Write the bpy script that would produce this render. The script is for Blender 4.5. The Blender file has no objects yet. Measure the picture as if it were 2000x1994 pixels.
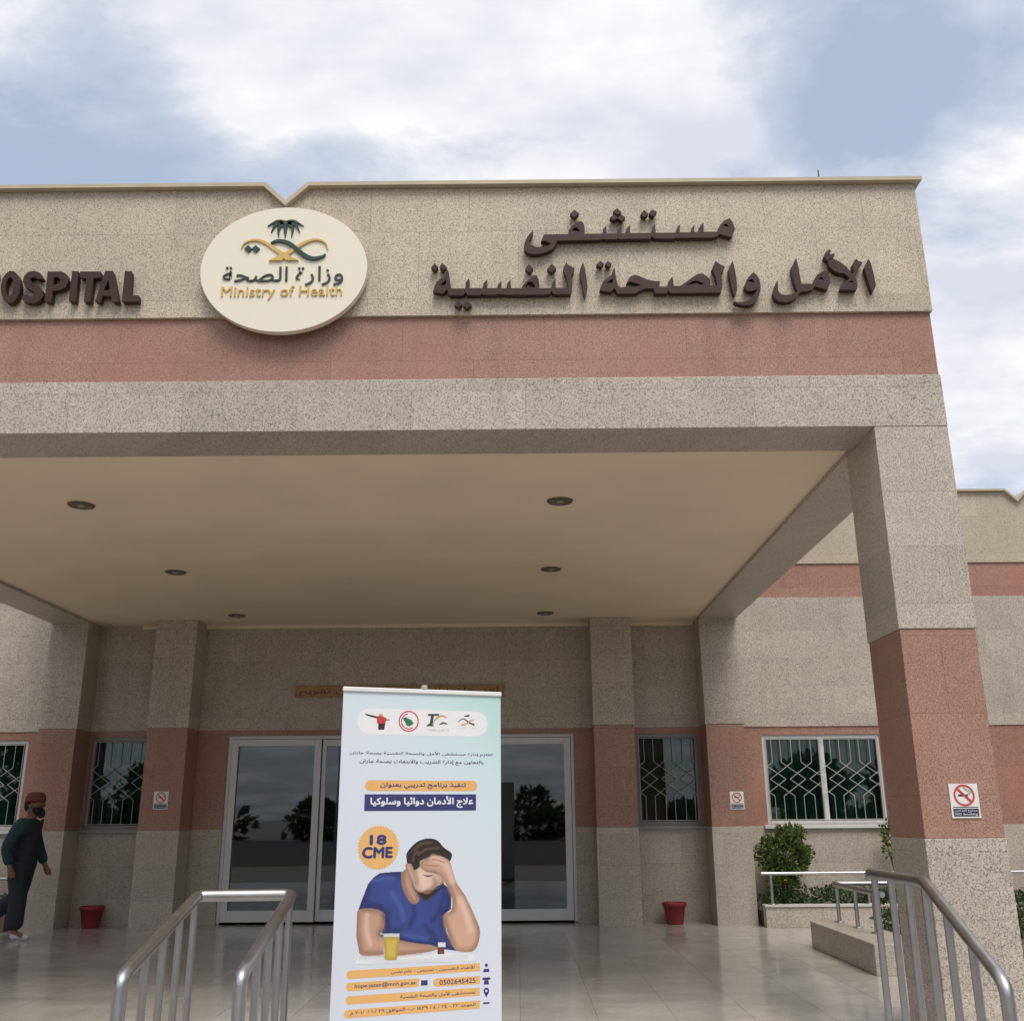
import bpy, bmesh, math, random
from mathutils import Vector, Matrix, noise
from mathutils.geometry import tessellate_polygon
random.seed(7)
PI = math.pi
scene = bpy.context.scene
COL = scene.collection
# ------------------------------------------------------------------ camera
cd = bpy.data.cameras.new('camera'); cam = bpy.data.objects.new('camera', cd); COL.objects.link(cam)
cd.sensor_width = 36.0; cd.lens = 36.0 * 1941.3 / 2000.0
cd.clip_start = 0.05; cd.clip_end = 3000.0
cam.matrix_world = (Matrix.Translation((0, 0, 1.5)) @ Matrix.Rotation(.0043, 4, 'Z')
                    @ Matrix.Rotation(PI/2 + .2978, 4, 'X') @ Matrix.Rotation(-.0071, 4, 'Z'))
scene.camera = cam
# ------------------------------------------------------------------ sky, sun, exposure
SUN_EL, SUN_AZ = math.radians(60), math.radians(163)      # azimuth clockwise from +Y (north)
world = bpy.data.worlds.new('World'); scene.world = world; world.use_nodes = True
wt = world.node_tree; wn = wt.nodes; wl = wt.links; wn.clear()
def WN(t, **k):
    n = wn.new(t)
    for a, b in k.items(): setattr(n, a, b)
    return n
out = WN('ShaderNodeOutputWorld'); bg = WN('ShaderNodeBackground'); bg.inputs['Strength'].default_value = .1
sky = WN('ShaderNodeTexSky', sky_type='NISHITA', sun_disc=False)
sky.sun_elevation = SUN_EL; sky.sun_rotation = SUN_AZ; sky.air_density = 1.0; sky.dust_density = 2.5; sky.ozone_density = 1.0
tc = WN('ShaderNodeTexCoord'); sep = WN('ShaderNodeSeparateXYZ'); wl.new(tc.outputs['Generated'], sep.inputs[0])
mz = WN('ShaderNodeMath', operation='MAXIMUM'); wl.new(sep.outputs['Z'], mz.inputs[0]); mz.inputs[1].default_value = .0
az = WN('ShaderNodeMath', operation='ADD'); wl.new(mz.outputs[0], az.inputs[0]); az.inputs[1].default_value = .18
dv = WN('ShaderNodeVectorMath', operation='DIVIDE'); cmb = WN('ShaderNodeCombineXYZ')
for i in range(3): wl.new(az.outputs[0], cmb.inputs[i])
wl.new(tc.outputs['Generated'], dv.inputs[0]); wl.new(cmb.outputs[0], dv.inputs[1])
mp = WN('ShaderNodeMapping'); wl.new(dv.outputs[0], mp.inputs[0])
mp.inputs['Location'].default_value = (5.71, 7.26, 0.0); mp.inputs['Scale'].default_value = (1.0, 1.35, 0.0)
n1 = WN('ShaderNodeTexNoise'); n1.inputs['Scale'].default_value = 2.7; n1.inputs['Detail'].default_value = 11; n1.inputs['Roughness'].default_value = .60; n1.inputs['Distortion'].default_value = .2
wl.new(mp.outputs[0], n1.inputs['Vector'])
def WM(op, a, b=None):
    n = WN('ShaderNodeMath', operation=op)
    for i, q in enumerate((a, b)):
        if q is None: continue
        if isinstance(q, (int, float)): n.inputs[i].default_value = q
        else: wl.new(q, n.inputs[i])
    return n.outputs[0]
# where the cloud banks and the clear gaps stand in the sky: (direction, angular radius in degrees, weight)
dens = n1.outputs['Fac']
for d, rad, w in (((-.06,.77,.64), 19, .22), ((-.20,.70,.69), 10, .10), ((.14,.79,.60), 9, .12), ((.424,.805,.415), 16, .30), ((.21,.75,.63), 6, .10), ((-.40,.69,.61), 11, -.12),
                  ((.27,.70,.66), 8, -.16), ((.36,.75,.56), 9, -.20), ((-.36,.75,.56), 8, -.14), ((.10,.78,.62), 3.5, -.07), ((-.1,-.6,.7), 60, .12)):
    dp = WN('ShaderNodeVectorMath', operation='DOT_PRODUCT'); wl.new(tc.outputs['Generated'], dp.inputs[0]); dp.inputs[1].default_value = Vector(d).normalized()
    mr = WN('ShaderNodeMapRange', interpolation_type='SMOOTHSTEP'); wl.new(dp.outputs['Value'], mr.inputs[0])
    mr.inputs[1].default_value = math.cos(math.radians(rad)); mr.inputs[2].default_value = 1.0; mr.inputs[3].default_value = 0.0; mr.inputs[4].default_value = w*.58
    dens = WM('ADD', dens, mr.outputs[0])
r1 = WN('ShaderNodeValToRGB'); wl.new(dens, r1.inputs[0])
r1.color_ramp.elements[0].position = .35; r1.color_ramp.elements[0].color = (.0, .0, .0, 1)
r1.color_ramp.elements[1].position = .62; r1.color_ramp.elements[1].color = (1, 1, 1, 1)
_e = r1.color_ramp.elements.new(.50); _e.color = (.42, .42, .42, 1)
n2 = WN('ShaderNodeTexNoise'); n2.inputs['Scale'].default_value = 3.4; n2.inputs['Detail'].default_value = 7; n2.inputs['Roughness'].default_value = .55
wl.new(mp.outputs[0], n2.inputs['Vector'])
r2 = WN('ShaderNodeValToRGB'); wl.new(n2.outputs['Fac'], r2.inputs[0])
r2.color_ramp.elements[0].position = .36; r2.color_ramp.elements[0].color = (5.0, 5.2, 5.9, 1)
r2.color_ramp.elements[1].position = .60; r2.color_ramp.elements[1].color = (6.9, 6.85, 7.0, 1)
hz = WN('ShaderNodeMix', data_type='RGBA'); hz.inputs['Factor'].default_value = .55; wl.new(sky.outputs[0], hz.inputs['A']); hz.inputs['B'].default_value = (4.5, 5.2, 6.4, 1)
mx_ = WN('ShaderNodeMix', data_type='RGBA'); wl.new(r1.outputs[0], mx_.inputs['Factor'])
wl.new(hz.outputs['Result'], mx_.inputs['A']); wl.new(r2.outputs[0], mx_.inputs['B'])
wl.new(mx_.outputs['Result'], bg.inputs['Color']); wl.new(bg.outputs[0], out.inputs['Surface'])
sd = bpy.data.lights.new('sun', 'SUN'); sun = bpy.data.objects.new('sun', sd); COL.objects.link(sun)
sd.energy = 1.95; sd.angle = math.radians(30); sd.color = (1.0, .93, .82)
sdir = Vector((math.sin(SUN_AZ) * math.cos(SUN_EL), math.cos(SUN_AZ) * math.cos(SUN_EL), math.sin(SUN_EL)))
sun.rotation_euler = sdir.to_track_quat('Z', 'Y').to_euler()
vs = scene.view_settings; vs.view_transform = 'Standard'; vs.look = 'None'; vs.gamma = 1; vs.use_curve_mapping = False
vs.exposure = .52
try:
    scene.cycles.max_bounces = 8; scene.cycles.use_denoising = True
except Exception: pass

# ------------------------------------------------------------------ helpers
class MB:
    """collects shapes, linked later as one mesh object"""
    def __init__(s): s.v = []; s.f = []; s.m = []; s.sm = []
    def add(s, vs, fs, m=0, smooth=False):
        o = len(s.v); s.v += [tuple(v) for v in vs]
        for f in fs: s.f.append(tuple(i + o for i in f)); s.m.append(m); s.sm.append(smooth)
    def box(s, x0, x1, y0, y1, z0, z1, m=0):
        s.add([(x0,y0,z0),(x1,y0,z0),(x1,y1,z0),(x0,y1,z0),(x0,y0,z1),(x1,y0,z1),(x1,y1,z1),(x0,y1,z1)],
              [(0,3,2,1),(4,5,6,7),(0,1,5,4),(1,2,6,5),(2,3,7,6),(3,0,4,7)], m)
    def prism(s, loops, y0, y1, m=0, mside=None):
        """loops: outer outline then holes, in (x, z); extruded from y0 (front) to y1"""
        loops = [list(l) for l in loops]
        pts = [p for l in loops for p in l]
        tris = tessellate_polygon([[Vector((p[0], p[1], 0)) for p in l] for l in loops])
        n = len(pts); vs = [(p[0], y0, p[1]) for p in pts] + [(p[0], y1, p[1]) for p in pts]
        ft = []
        for t in tris:
            a, b, c = [Vector(pts[i]) for i in t]
            if abs((b-a).cross(c-a)) < 1e-12: continue
            ft.append(t if (b-a).cross(c-a) > 0 else t[::-1])
        s.add(vs, ft + [tuple(i + n for i in t[::-1]) for t in ft], m)
        fs = []; k = 0
        for l in loops:
            L = len(l)
            for i in range(L): fs.append((k+i, k+(i+1) % L, n+k+(i+1) % L, n+k+i))
            k += L
        s.add(vs, fs, m if mside is None else mside)
    def flat(s, loops, y, m=0):
        loops = [list(l) for l in loops]; pts = [p for l in loops for p in l]
        tris = tessellate_polygon([[Vector((p[0], p[1], 0)) for p in l] for l in loops]); ft = []
        for t in tris:
            a, b, c = [Vector(pts[i]) for i in t]
            if abs((b-a).cross(c-a)) < 1e-12: continue
            ft.append(t if (b-a).cross(c-a) > 0 else t[::-1])
        s.add([(p[0], y, p[1]) for p in pts], ft, m)
    def tube(s, path, r, m=0, n=12, caps=True, ry=None):
        P = [Vector(p) for p in path]; N = len(P); rings = []; up = None
        for i in range(N):
            d0 = (P[i]-P[i-1]).normalized() if i else (P[1]-P[0]).normalized()
            d1 = (P[i+1]-P[i]).normalized() if i < N-1 else d0
            t = (d0+d1).normalized()
            if up is None:
                up = Vector((0,0,1)) if abs(t.z) < .9 else Vector((0,1,0))
            a = t.cross(up)
            if a.length < 1e-4: a = t.cross(Vector((1,0,0)))
            a.normalize(); b = a.cross(t).normalized(); up = b
            k = 1/max(.35, math.sqrt(max(0.0, (1+d0.dot(d1))/2)))
            rr = r[i] if isinstance(r, (list, tuple)) else r
            ax = d0.cross(d1)
            ring = []
            for j in range(n):
                q = 2*PI*j/n; o = a*math.cos(q)*rr + b*math.sin(q)*rr
                if ax.length > 1e-5:
                    w = t.cross(ax.normalized()); o += w*(o.dot(w))*(k-1)
                ring.append(P[i]+o)
            rings.append(ring)
        vs = [v for R in rings for v in R]; fs = []
        for i in range(N-1):
            for j in range(n): fs.append((i*n+j, i*n+(j+1) % n, (i+1)*n+(j+1) % n, (i+1)*n+j))
        s.add(vs, fs, m, True)
        if caps:
            s.add(rings[0], [tuple(range(n))], m); s.add(rings[-1], [tuple(range(n))[::-1]], m)
    def lathe(s, prof, cx, cy, n=32, m=0, axis='z', smooth=True):
        vs = []
        for r, z in prof:
            for j in range(n):
                q = 2*PI*j/n; vs.append((cx+r*math.cos(q), cy+r*math.sin(q), z))
        fs = []
        for i in range(len(prof)-1):
            for j in range(n): fs.append((i*n+j, i*n+(j+1) % n, (i+1)*n+(j+1) % n, (i+1)*n+j))
        s.add(vs, fs, m, smooth)
    def build(s, name, mats, parent=None, bevel=0, recalc=True):
        me = bpy.data.meshes.new(name); me.from_pydata(s.v, [], s.f)
        for q in (mats if isinstance(mats, (list, tuple)) else [mats]): me.materials.append(q)
        for p, m, sm in zip(me.polygons, s.m, s.sm): p.material_index = m; p.use_smooth = sm
        if recalc:
            b = bmesh.new(); b.from_mesh(me); bmesh.ops.recalc_face_normals(b, faces=b.faces[:]); b.to_mesh(me); b.free()
        o = bpy.data.objects.new(name, me); COL.objects.link(o)
        if parent: o.parent = parent
        if bevel:
            md = o.modifiers.new('bevel', 'BEVEL'); md.width = bevel; md.segments = 2; md.limit_method = 'ANGLE'; md.angle_limit = math.radians(50)
        return o
def thing(name, label, cat, loc=(0,0,0), rz=0, group=None):
    o = bpy.data.objects.new(name, None); COL.objects.link(o); o.empty_display_size = .2
    o.location = loc; o.rotation_euler = (0, 0, rz); tag(o, label, cat, group); return o
def tag(o, label, cat, group=None, kind=None):
    o['label'] = label; o['category'] = cat
    if group: o['group'] = group
    if kind: o['kind'] = kind
    return o
def struct(o): o['kind'] = 'structure'; return o
def copy_tree(o, parent=None):
    c = o.copy(); COL.objects.link(c)
    if parent: c.parent = parent
    for ch in list(o.children): copy_tree(ch, c)
    return c
def spline(P, n=8):
    P = [Vector((p[0], p[1])) for p in P]; o = []
    for i in range(len(P)-1):
        a, b, c, d = P[max(0,i-1)], P[i], P[i+1], P[min(len(P)-1,i+2)]
        for k in range(n):
            t = k/n
            o.append(.5*((2*b)+(c-a)*t+(2*a-5*b+4*c-d)*t*t+(3*b-a-3*c+d)*t**3))
    return o+[P[-1]]
def stroke(P, wf, n=8):
    """closed outline of a stroke of varying width along a smooth line"""
    Q = spline(P, n); L = []; R = []; N = len(Q)-1
    for i, q in enumerate(Q):
        d = (Q[min(N,i+1)]-Q[max(0,i-1)])
        if d.length < 1e-9: continue
        d.normalize(); w = wf(i/N)/2+.0004
        L.append((q.x-d.y*w, q.y+d.x*w)); R.append((q.x+d.y*w, q.y-d.x*w))
    return L+R[::-1]
def circ(cx, cz, r, n=32, a0=0, a1=2*PI):
    return [(cx+r*math.cos(a0+(a1-a0)*k/n), cz+r*math.sin(a0+(a1-a0)*k/n)) for k in range(n)]
def pill(x0, x1, z0, z1, n=10, left=True, right=True):
    r = (z1-z0)/2; cz = (z0+z1)/2; o = []
    o += [(x1-r+r*math.sin(PI*k/n), z0+r-r*math.cos(PI*k/n)) for k in range(n+1)] if right else [(x1,z0),(x1,z1)]
    o += [(x0+r-r*math.sin(PI*k/n), z1-r+r*math.cos(PI*k/n)) for k in range(n+1)] if left else [(x0,z1),(x0,z0)]
    return o
# ---- Arabic letter shaping (joined forms, drawn right to left)
_A = {'ا':(0xFE8D,2),'أ':(0xFE83,2),'إ':(0xFE87,2),'ب':(0xFE8F,4),'ة':(0xFE93,2),'ت':(0xFE95,4),'ث':(0xFE99,4),'ج':(0xFE9D,4),
 'ح':(0xFEA1,4),'خ':(0xFEA5,4),'د':(0xFEA9,2),'ذ':(0xFEAB,2),'ر':(0xFEAD,2),'ز':(0xFEAF,2),'س':(0xFEB1,4),'ش':(0xFEB5,4),'ص':(0xFEB9,4),
 'ض':(0xFEBD,4),'ط':(0xFEC1,4),'ع':(0xFEC9,4),'غ':(0xFECD,4),'ف':(0xFED1,4),'ق':(0xFED5,4),'ك':(0xFED9,4),'ل':(0xFEDD,4),'م':(0xFEE1,4),
 'ن':(0xFEE5,4),'ه':(0xFEE9,4),'و':(0xFEED,2),'ى':(0xFEEF,2),'ي':(0xFEF1,4),'ئ':(0xFE89,4)}
_LA = {'ا':0xFEFB,'أ':0xFEF7,'إ':0xFEF9}
def arabic(t):
    o = []; i = 0; prev = False; t = list(t)
    while i < len(t):
        c = t[i]
        if c == 'ل' and i+1 < len(t) and t[i+1] in _LA:
            o.append(chr(_LA[t[i+1]]+(1 if prev else 0))); prev = False; i += 2; continue
        if c in _A:
            b, k = _A[c]; nx = i+1 < len(t) and t[i+1] in _A and k == 4
            o.append(chr(b+(0 if not prev and not nx else 1 if prev and not nx else 2 if nx and not prev else 3)))
            prev = nx
        else: o.append(c); prev = False
        i += 1
    # numbers keep their own left-to-right order
    r = o[::-1]; j = 0
    while j < len(r):
        if r[j].isdigit():
            k = j
            while k < len(r) and r[k].isdigit(): k += 1
            r[j:k] = r[j:k][::-1]; j = k
        j += 1
    return ''.join(r)
def text_geo(s, bold=0.0, shear=0.0):
    c = bpy.data.curves.new('lettering', 'FONT'); c.body = s; c.offset = bold; c.shear = shear; c.resolution_u = 3
    c.fill_mode = 'FRONT'
    o = bpy.data.objects.new('lettering', c); COL.objects.link(o)
    bpy.context.view_layer.update()
    me = bpy.data.meshes.new_from_object(o.evaluated_get(bpy.context.evaluated_depsgraph_get()))
    vs = [(v.co.x, v.co.y) for v in me.vertices]; fs = [tuple(p.vertices) for p in me.polygons]
    bpy.data.objects.remove(o); bpy.data.curves.remove(c); bpy.data.meshes.remove(me)
    return vs, fs
def text(mb, s, x0, x1, z0, z1, y, m=0, bold=0.0, depth=0.0, ar=False):
    """lettering fitted into the rectangle x0..x1, z0..z1 on the plane y; bold thickens by overlaid shifted copies"""
    vs, fs = text_geo(arabic(s) if ar else s)
    if not vs: return
    a0 = min(v[0] for v in vs); a1 = max(v[0] for v in vs); b0 = min(v[1] for v in vs); b1 = max(v[1] for v in vs)
    sx = (x1-x0)/(a1-a0); sz = (z1-z0)/(b1-b0)
    q = [(x0+(v[0]-a0)*sx, y, z0+(v[1]-b0)*sz) for v in vs]
    w = bold*min(sx, sz*1.4)
    for i, (dx, dz) in enumerate([(0,0), (1,.3), (-1,-.3), (.3,-1), (-.3,1)][:5 if bold else 1]):
        mb.add([(p[0]+dx*w, y-.00005*i, p[2]+dz*w) for p in q], fs, m)
    if depth:
        from collections import Counter
        n = len(q); mb.add([(p[0], y+depth, p[2]) for p in q], [f[::-1] for f in fs], m)
        ed = Counter(); dr = {}
        for f in fs:
            for i in range(len(f)):
                e = (f[i], f[(i+1) % len(f)]); k = tuple(sorted(e)); ed[k] += 1; dr[k] = e
        side = [(dr[k][0], dr[k][1]) for k in ed if ed[k] == 1]
        mb.add(q+[(p[0], y+depth, p[2]) for p in q], [(b, a, a+n, b+n) for a, b in side], m)

# ------------------------------------------------------------------ materials
def mat(name): 
    m = bpy.data.materials.new(name); m.use_nodes = True; m.node_tree.nodes.clear(); return m
class NT:
    def __init__(s, m): s.t = m.node_tree
    def n(s, t, ins=None, **k):
        x = s.t.nodes.new(t)
        for a, b in k.items(): setattr(x, a, b)
        for a, b in (ins or {}).items():
            if hasattr(b, 'links') or hasattr(b, 'is_output'): s.t.links.new(b, x.inputs[a])
            else: x.inputs[a].default_value = b
        return x
    def ramp(s, fac, stops, interp='LINEAR'):
        r = s.n('ShaderNodeValToRGB', {0: fac}); cr = r.color_ramp; cr.interpolation = interp
        while len(cr.elements) < len(stops): cr.elements.new(.5)
        for e, (p, c) in zip(cr.elements, stops):
            e.position = p; e.color = (*c, 1) if isinstance(c, (tuple, list)) else (c, c, c, 1)
        return r.outputs[0]
    def mix(s, f, a, b, blend='MIX'):
        x = s.n('ShaderNodeMix', data_type='RGBA', blend_type=blend)
        for k, v in (('Factor', f), ('A', a), ('B', b)):
            sock = [i for i in x.inputs if i.name == k and i.enabled][0] if k == 'Factor' else [i for i in x.inputs if i.name == k and i.type == 'RGBA'][0]
            if hasattr(v, 'is_output'): s.t.links.new(v, sock)
            elif k == 'Factor': sock.default_value = v
            else: sock.default_value = (*v, 1)
        return [o for o in x.outputs if o.type == 'RGBA'][0]
    def math(s, op, a, b=0.0):
        return s.n('ShaderNodeMath', {0: a, 1: b}, operation=op).outputs[0]
    def out(s, sh): s.n('ShaderNodeOutputMaterial', {'Surface': sh})
def plain(name, c, rough=.5, metal=0.0, var=.12, scale=6.0, bump=0.0, bscale=60.0, coat=0.0, spec=.5, bd=.004):
    m = mat(name); N = NT(m); tc = N.n('ShaderNodeTexCoord').outputs['Object']
    nz = N.n('ShaderNodeTexNoise', {'Vector': tc, 'Scale': scale, 'Detail': 5.0}).outputs['Fac']
    col = N.mix(nz, tuple(x*(1-var) for x in c), tuple(min(1, x*(1+var)) for x in c))
    rg = N.n('ShaderNodeMapRange', {0: nz, 3: max(.02, rough-.08), 4: min(1, rough+.08)}).outputs[0]
    b = N.n('ShaderNodeBsdfPrincipled', {'Base Color': col, 'Roughness': rg, 'Metallic': metal, 'Coat Weight': coat, 'Specular IOR Level': spec})
    if bump:
        nb = N.n('ShaderNodeTexNoise', {'Vector': tc, 'Scale': bscale, 'Detail': 4.0}).outputs['Fac']
        N.t.links.new(N.n('ShaderNodeBump', {'Height': nb, 'Strength': bump, 'Distance': bd}).outputs[0], b.inputs['Normal'])
    N.out(b.outputs[0]); return m
def granite(name, light, midc, dark, pw=.82, ph=.62, seed=0.0, rough=.32, joint=.8, hue=(.5,.35,.25), hue_f=.10):
    """polished speckled granite cladding in large panels"""
    m = mat(name); N = NT(m)
    tc = N.n('ShaderNodeTexCoord').outputs['Object']
    sp = N.n('ShaderNodeSeparateXYZ', {0: tc})
    h = N.math('ADD', sp.outputs[0], sp.outputs[1])
    uv = N.n('ShaderNodeCombineXYZ', {0: N.math('ADD', h, .13+seed), 1: N.math('ADD', sp.outputs[2], .06), 2: 0.0}).outputs[0]
    br = N.n('ShaderNodeTexBrick', {'Vector': uv, 'Scale': 1.0, 'Mortar Size': .0022, 'Mortar Smooth': .1, 'Bias': 0.0, 'Brick Width': pw, 'Row Height': ph,
             'Color1': (.0,.0,.0,1), 'Color2': (1,1,1,1), 'Mortar': (.5,.5,.5,1)}, offset=.5, offset_frequency=2)
    br2 = N.n('ShaderNodeTexWhiteNoise', {'Vector': N.n('ShaderNodeVectorMath', {0: br.outputs['Color'], 1: (7.3, 3.1, 1.7)}, operation='MULTIPLY').outputs[0]}, noise_dimensions='3D').outputs['Value']
    # grains
    g1 = N.n('ShaderNodeTexNoise', {'Vector': tc, 'Scale': 112.0, 'Detail': 2.0, 'Roughness': .5, 'Distortion': .5}).outputs['Fac']
    g2 = N.n('ShaderNodeTexVoronoi', {'Vector': tc, 'Scale': 105.0, 'Randomness': 1.0}).outputs['Color']
    g2v = N.n('ShaderNodeSeparateColor', {0: g2}).outputs[0]
    g3 = N.n('ShaderNodeTexNoise', {'Vector': tc, 'Scale': 2.1, 'Detail': 5.0, 'Roughness': .6}).outputs['Fac']
    g4 = N.n('ShaderNodeTexNoise', {'Vector': tc, 'Scale': 27.0, 'Detail': 2.0, 'Roughness': .6}).outputs['Fac']
    base = N.mix(N.ramp(g2v, [(.15, 0.0), (.85, 1.0)]), midc, light)
    base = N.mix(N.ramp(g4, [(.56, 0.0), (.68, .25)]), base, midc)
    col = N.mix(N.ramp(g1, [(.405, 1.0), (.455, 0.0)]), base, dark)
    tone = N.math('ADD', N.math('MULTIPLY', N.math('SUBTRACT', br2, .5), .14), N.math('MULTIPLY', N.math('SUBTRACT', g3, .5), .30))
    tone = N.math('ADD', tone, 1.0)
    tv = N.n('ShaderNodeCombineColor', {0: tone, 1: tone, 2: tone}).outputs[0]
    col = N.mix(1.0, col, tv, 'MULTIPLY')
    col = N.mix(N.math('MULTIPLY', N.ramp(N.n('ShaderNodeTexNoise', {'Vector': tc, 'Scale': 1.1, 'Detail': 3.0}).outputs['Fac'], [(.42, 0.0), (.62, 1.0)]), hue_f), col, hue)
    # faint rain streaks
    st = N.n('ShaderNodeTexNoise', {'Vector': N.n('ShaderNodeCombineXYZ', {0: N.math('MULTIPLY', h, 5.0), 1: N.math('MULTIPLY', sp.outputs[2], .35), 2: seed}).outputs[0], 'Scale': 1.0, 'Detail': 4.0}).outputs['Fac']
    col = N.mix(N.ramp(st, [(.52, 0.0), (.75, .22)]), col, tuple(x*.55 for x in midc))
    col = N.mix(N.math('MULTIPLY', br.outputs['Fac'], .55*joint), col, tuple(x*.45 for x in dark))
    bh = N.math('SUBTRACT', N.math('MULTIPLY', g1, .15), br.outputs['Fac'])
    bp = N.n('ShaderNodeBump', {'Height': bh, 'Strength': .25, 'Distance': .002}).outputs[0]
    b = N.n('ShaderNodeBsdfPrincipled', {'Base Color': col, 'Roughness': N.n('ShaderNodeMapRange', {0: g3, 3: rough-.06, 4: rough+.16}).outputs[0], 'Normal': bp, 'Specular IOR Level': .35})
    N.out(b.outputs[0]); return m
G_BEIGE = granite('beige_granite', (.60,.525,.41), (.48,.415,.32), (.24,.20,.16))
G_RED = granite('red_granite', (.43,.25,.19), (.335,.187,.142), (.18,.108,.088), seed=.37, pw=1.14, ph=.56, hue=(.40,.165,.115), hue_f=.32)
G_GREY = granite('grey_granite', (.57,.51,.435), (.43,.38,.325), (.20,.175,.155), pw=.9, ph=.434, seed=.21, hue=(.46,.36,.31), hue_f=.16)
CREAM = plain('cream_paint', (.47,.40,.29), .6, var=.22, bump=.15, bscale=140)
M_CEIL = plain('ceiling_paint', (.80,.66,.49), .75, var=.10, scale=1.1, bump=.12, bscale=90)
BROWN = plain('bronze_lettering', (.050,.025,.023), .5, var=.18, scale=9, spec=.25)
SIGNW = plain('cream_acrylic', (.80,.75,.62), .35, var=.02)
GREEN = plain('dark_green_print', (.012,.045,.035), .4, var=.1)
GOLD = plain('gold_print', (.62,.42,.12), .35, var=.1)
INK = plain('charcoal_print', (.03,.04,.035), .4, var=.1)
ALU = plain('white_aluminium', (.62,.62,.62), .35, metal=0.0, var=.08, scale=3)
STEEL = plain('brushed_steel', (.47,.47,.48), .36, metal=1.0, var=.1, scale=14)
GRILLE = plain('painted_grille_bar', (.42,.42,.40), .5, var=.15)
DARKM = plain('dark_bronze', (.035,.03,.026), .4, var=.2)
def glass(name, tint, base, k):
    m = mat(name); N = NT(m)
    fr = N.n('ShaderNodeFresnel', {'IOR': 1.75}).outputs[0]
    f = N.math('MINIMUM', N.math('ADD', N.math('MULTIPLY', fr, k), base), 1.0)
    wv = N.n('ShaderNodeTexNoise', {'Vector': N.n('ShaderNodeTexCoord').outputs['Object'], 'Scale': .9, 'Detail': 1.0}).outputs['Fac']
    bp = N.n('ShaderNodeBump', {'Height': wv, 'Strength': .06, 'Distance': .02}).outputs[0]
    gl = N.n('ShaderNodeBsdfGlossy', {'Color': (.85,.9,.92,1), 'Roughness': .015, 'Normal': bp}).outputs[0]
    tr = N.n('ShaderNodeBsdfTransparent', {'Color': (*tint, 1)}).outputs[0]
    N.out(N.n('ShaderNodeMixShader', {0: f, 1: tr, 2: gl}).outputs[0]); return m
G_DOOR = glass('tinted_door_glass', (.14,.17,.19), .055, .55)
G_WIN = glass('green_window_glass', (.50,.62,.58), .02, .55)
def curtain_mat():
    m = mat('green_curtain'); N = NT(m); tc = N.n('ShaderNodeTexCoord').outputs['Object']
    nz = N.n('ShaderNodeTexNoise', {'Vector': tc, 'Scale': 9.0, 'Detail': 4.0}).outputs['Fac']
    b = N.n('ShaderNodeBsdfPrincipled', {'Base Color': N.mix(nz, (.07,.17,.15), (.12,.25,.22)), 'Roughness': .8})
    N.out(b.outputs[0]); return m
CURT = curtain_mat()
def floor_mat():
    m = mat('polished_floor_tile'); N = NT(m); tc = N.n('ShaderNodeTexCoord').outputs['Object']
    br = N.n('ShaderNodeTexBrick', {'Vector': tc, 'Scale': 1.0, 'Mortar Size': .003, 'Mortar Smooth': .1, 'Brick Width': .6, 'Row Height': .6,
        'Color1': (0,0,0,1), 'Color2': (1,1,1,1), 'Mortar': (.5,.5,.5,1)}, offset=0.0)
    rnd = N.n('ShaderNodeTexWhiteNoise', {'Vector': br.outputs['Color']}, noise_dimensions='3D').outputs['Value']
    v = N.n('ShaderNodeTexNoise', {'Vector': tc, 'Scale': 1.6, 'Detail': 8.0, 'Roughness': .62, 'Distortion': 1.2}).outputs['Fac']
    sp = N.n('ShaderNodeTexNoise', {'Vector': tc, 'Scale': 70.0, 'Detail': 2.0}).outputs['Fac']
    c = N.mix(N.ramp(v, [(.3, 0.0), (.7, 1.0)]), (.38,.36,.335), (.54,.52,.485))
    c = N.mix(N.ramp(sp, [(.36, .4), (.46, 0.0)]), c, (.2,.18,.16))
    t = N.math('ADD', N.math('MULTIPLY', rnd, .14), .93)
    c = N.mix(1.0, c, N.n('ShaderNodeCombineColor', {0: t, 1: t, 2: t}).outputs[0], 'MULTIPLY')
    c = N.mix(N.math('MULTIPLY', br.outputs['Fac'], .6), c, (.10,.09,.08))
    du = N.n('ShaderNodeTexNoise', {'Vector': tc, 'Scale': .7, 'Detail': 9.0, 'Roughness': .7}).outputs['Fac']
    c = N.mix(N.ramp(du, [(.48, 0.0), (.70, .35)]), c, (.50,.45,.37))
    sc = N.n('ShaderNodeTexNoise', {'Vector': N.n('ShaderNodeMapping', {0: tc, 'Scale': (3.0, 22.0, 1.0), 'Rotation': (0, 0, .5)}).outputs[0], 'Scale': 1.0, 'Detail': 3.0}).outputs['Fac']
    c = N.mix(N.ramp(sc, [(.66, 0.0), (.72, .35)]), c, (.16,.15,.14))
    rg = N.math('ADD', N.n('ShaderNodeMapRange', {0: v, 3: .06, 4: .16}).outputs[0], N.ramp(du, [(.45, 0.0), (.75, .16)]))
    bp = N.n('ShaderNodeBump', {'Height': N.math('MULTIPLY', br.outputs['Fac'], -1.0), 'Strength': .3, 'Distance': .002}).outputs[0]
    b = N.n('ShaderNodeBsdfPrincipled', {'Base Color': c, 'Roughness': rg, 'Normal': bp})
    N.out(b.outputs[0]); return m
FLOOR = floor_mat()
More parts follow.
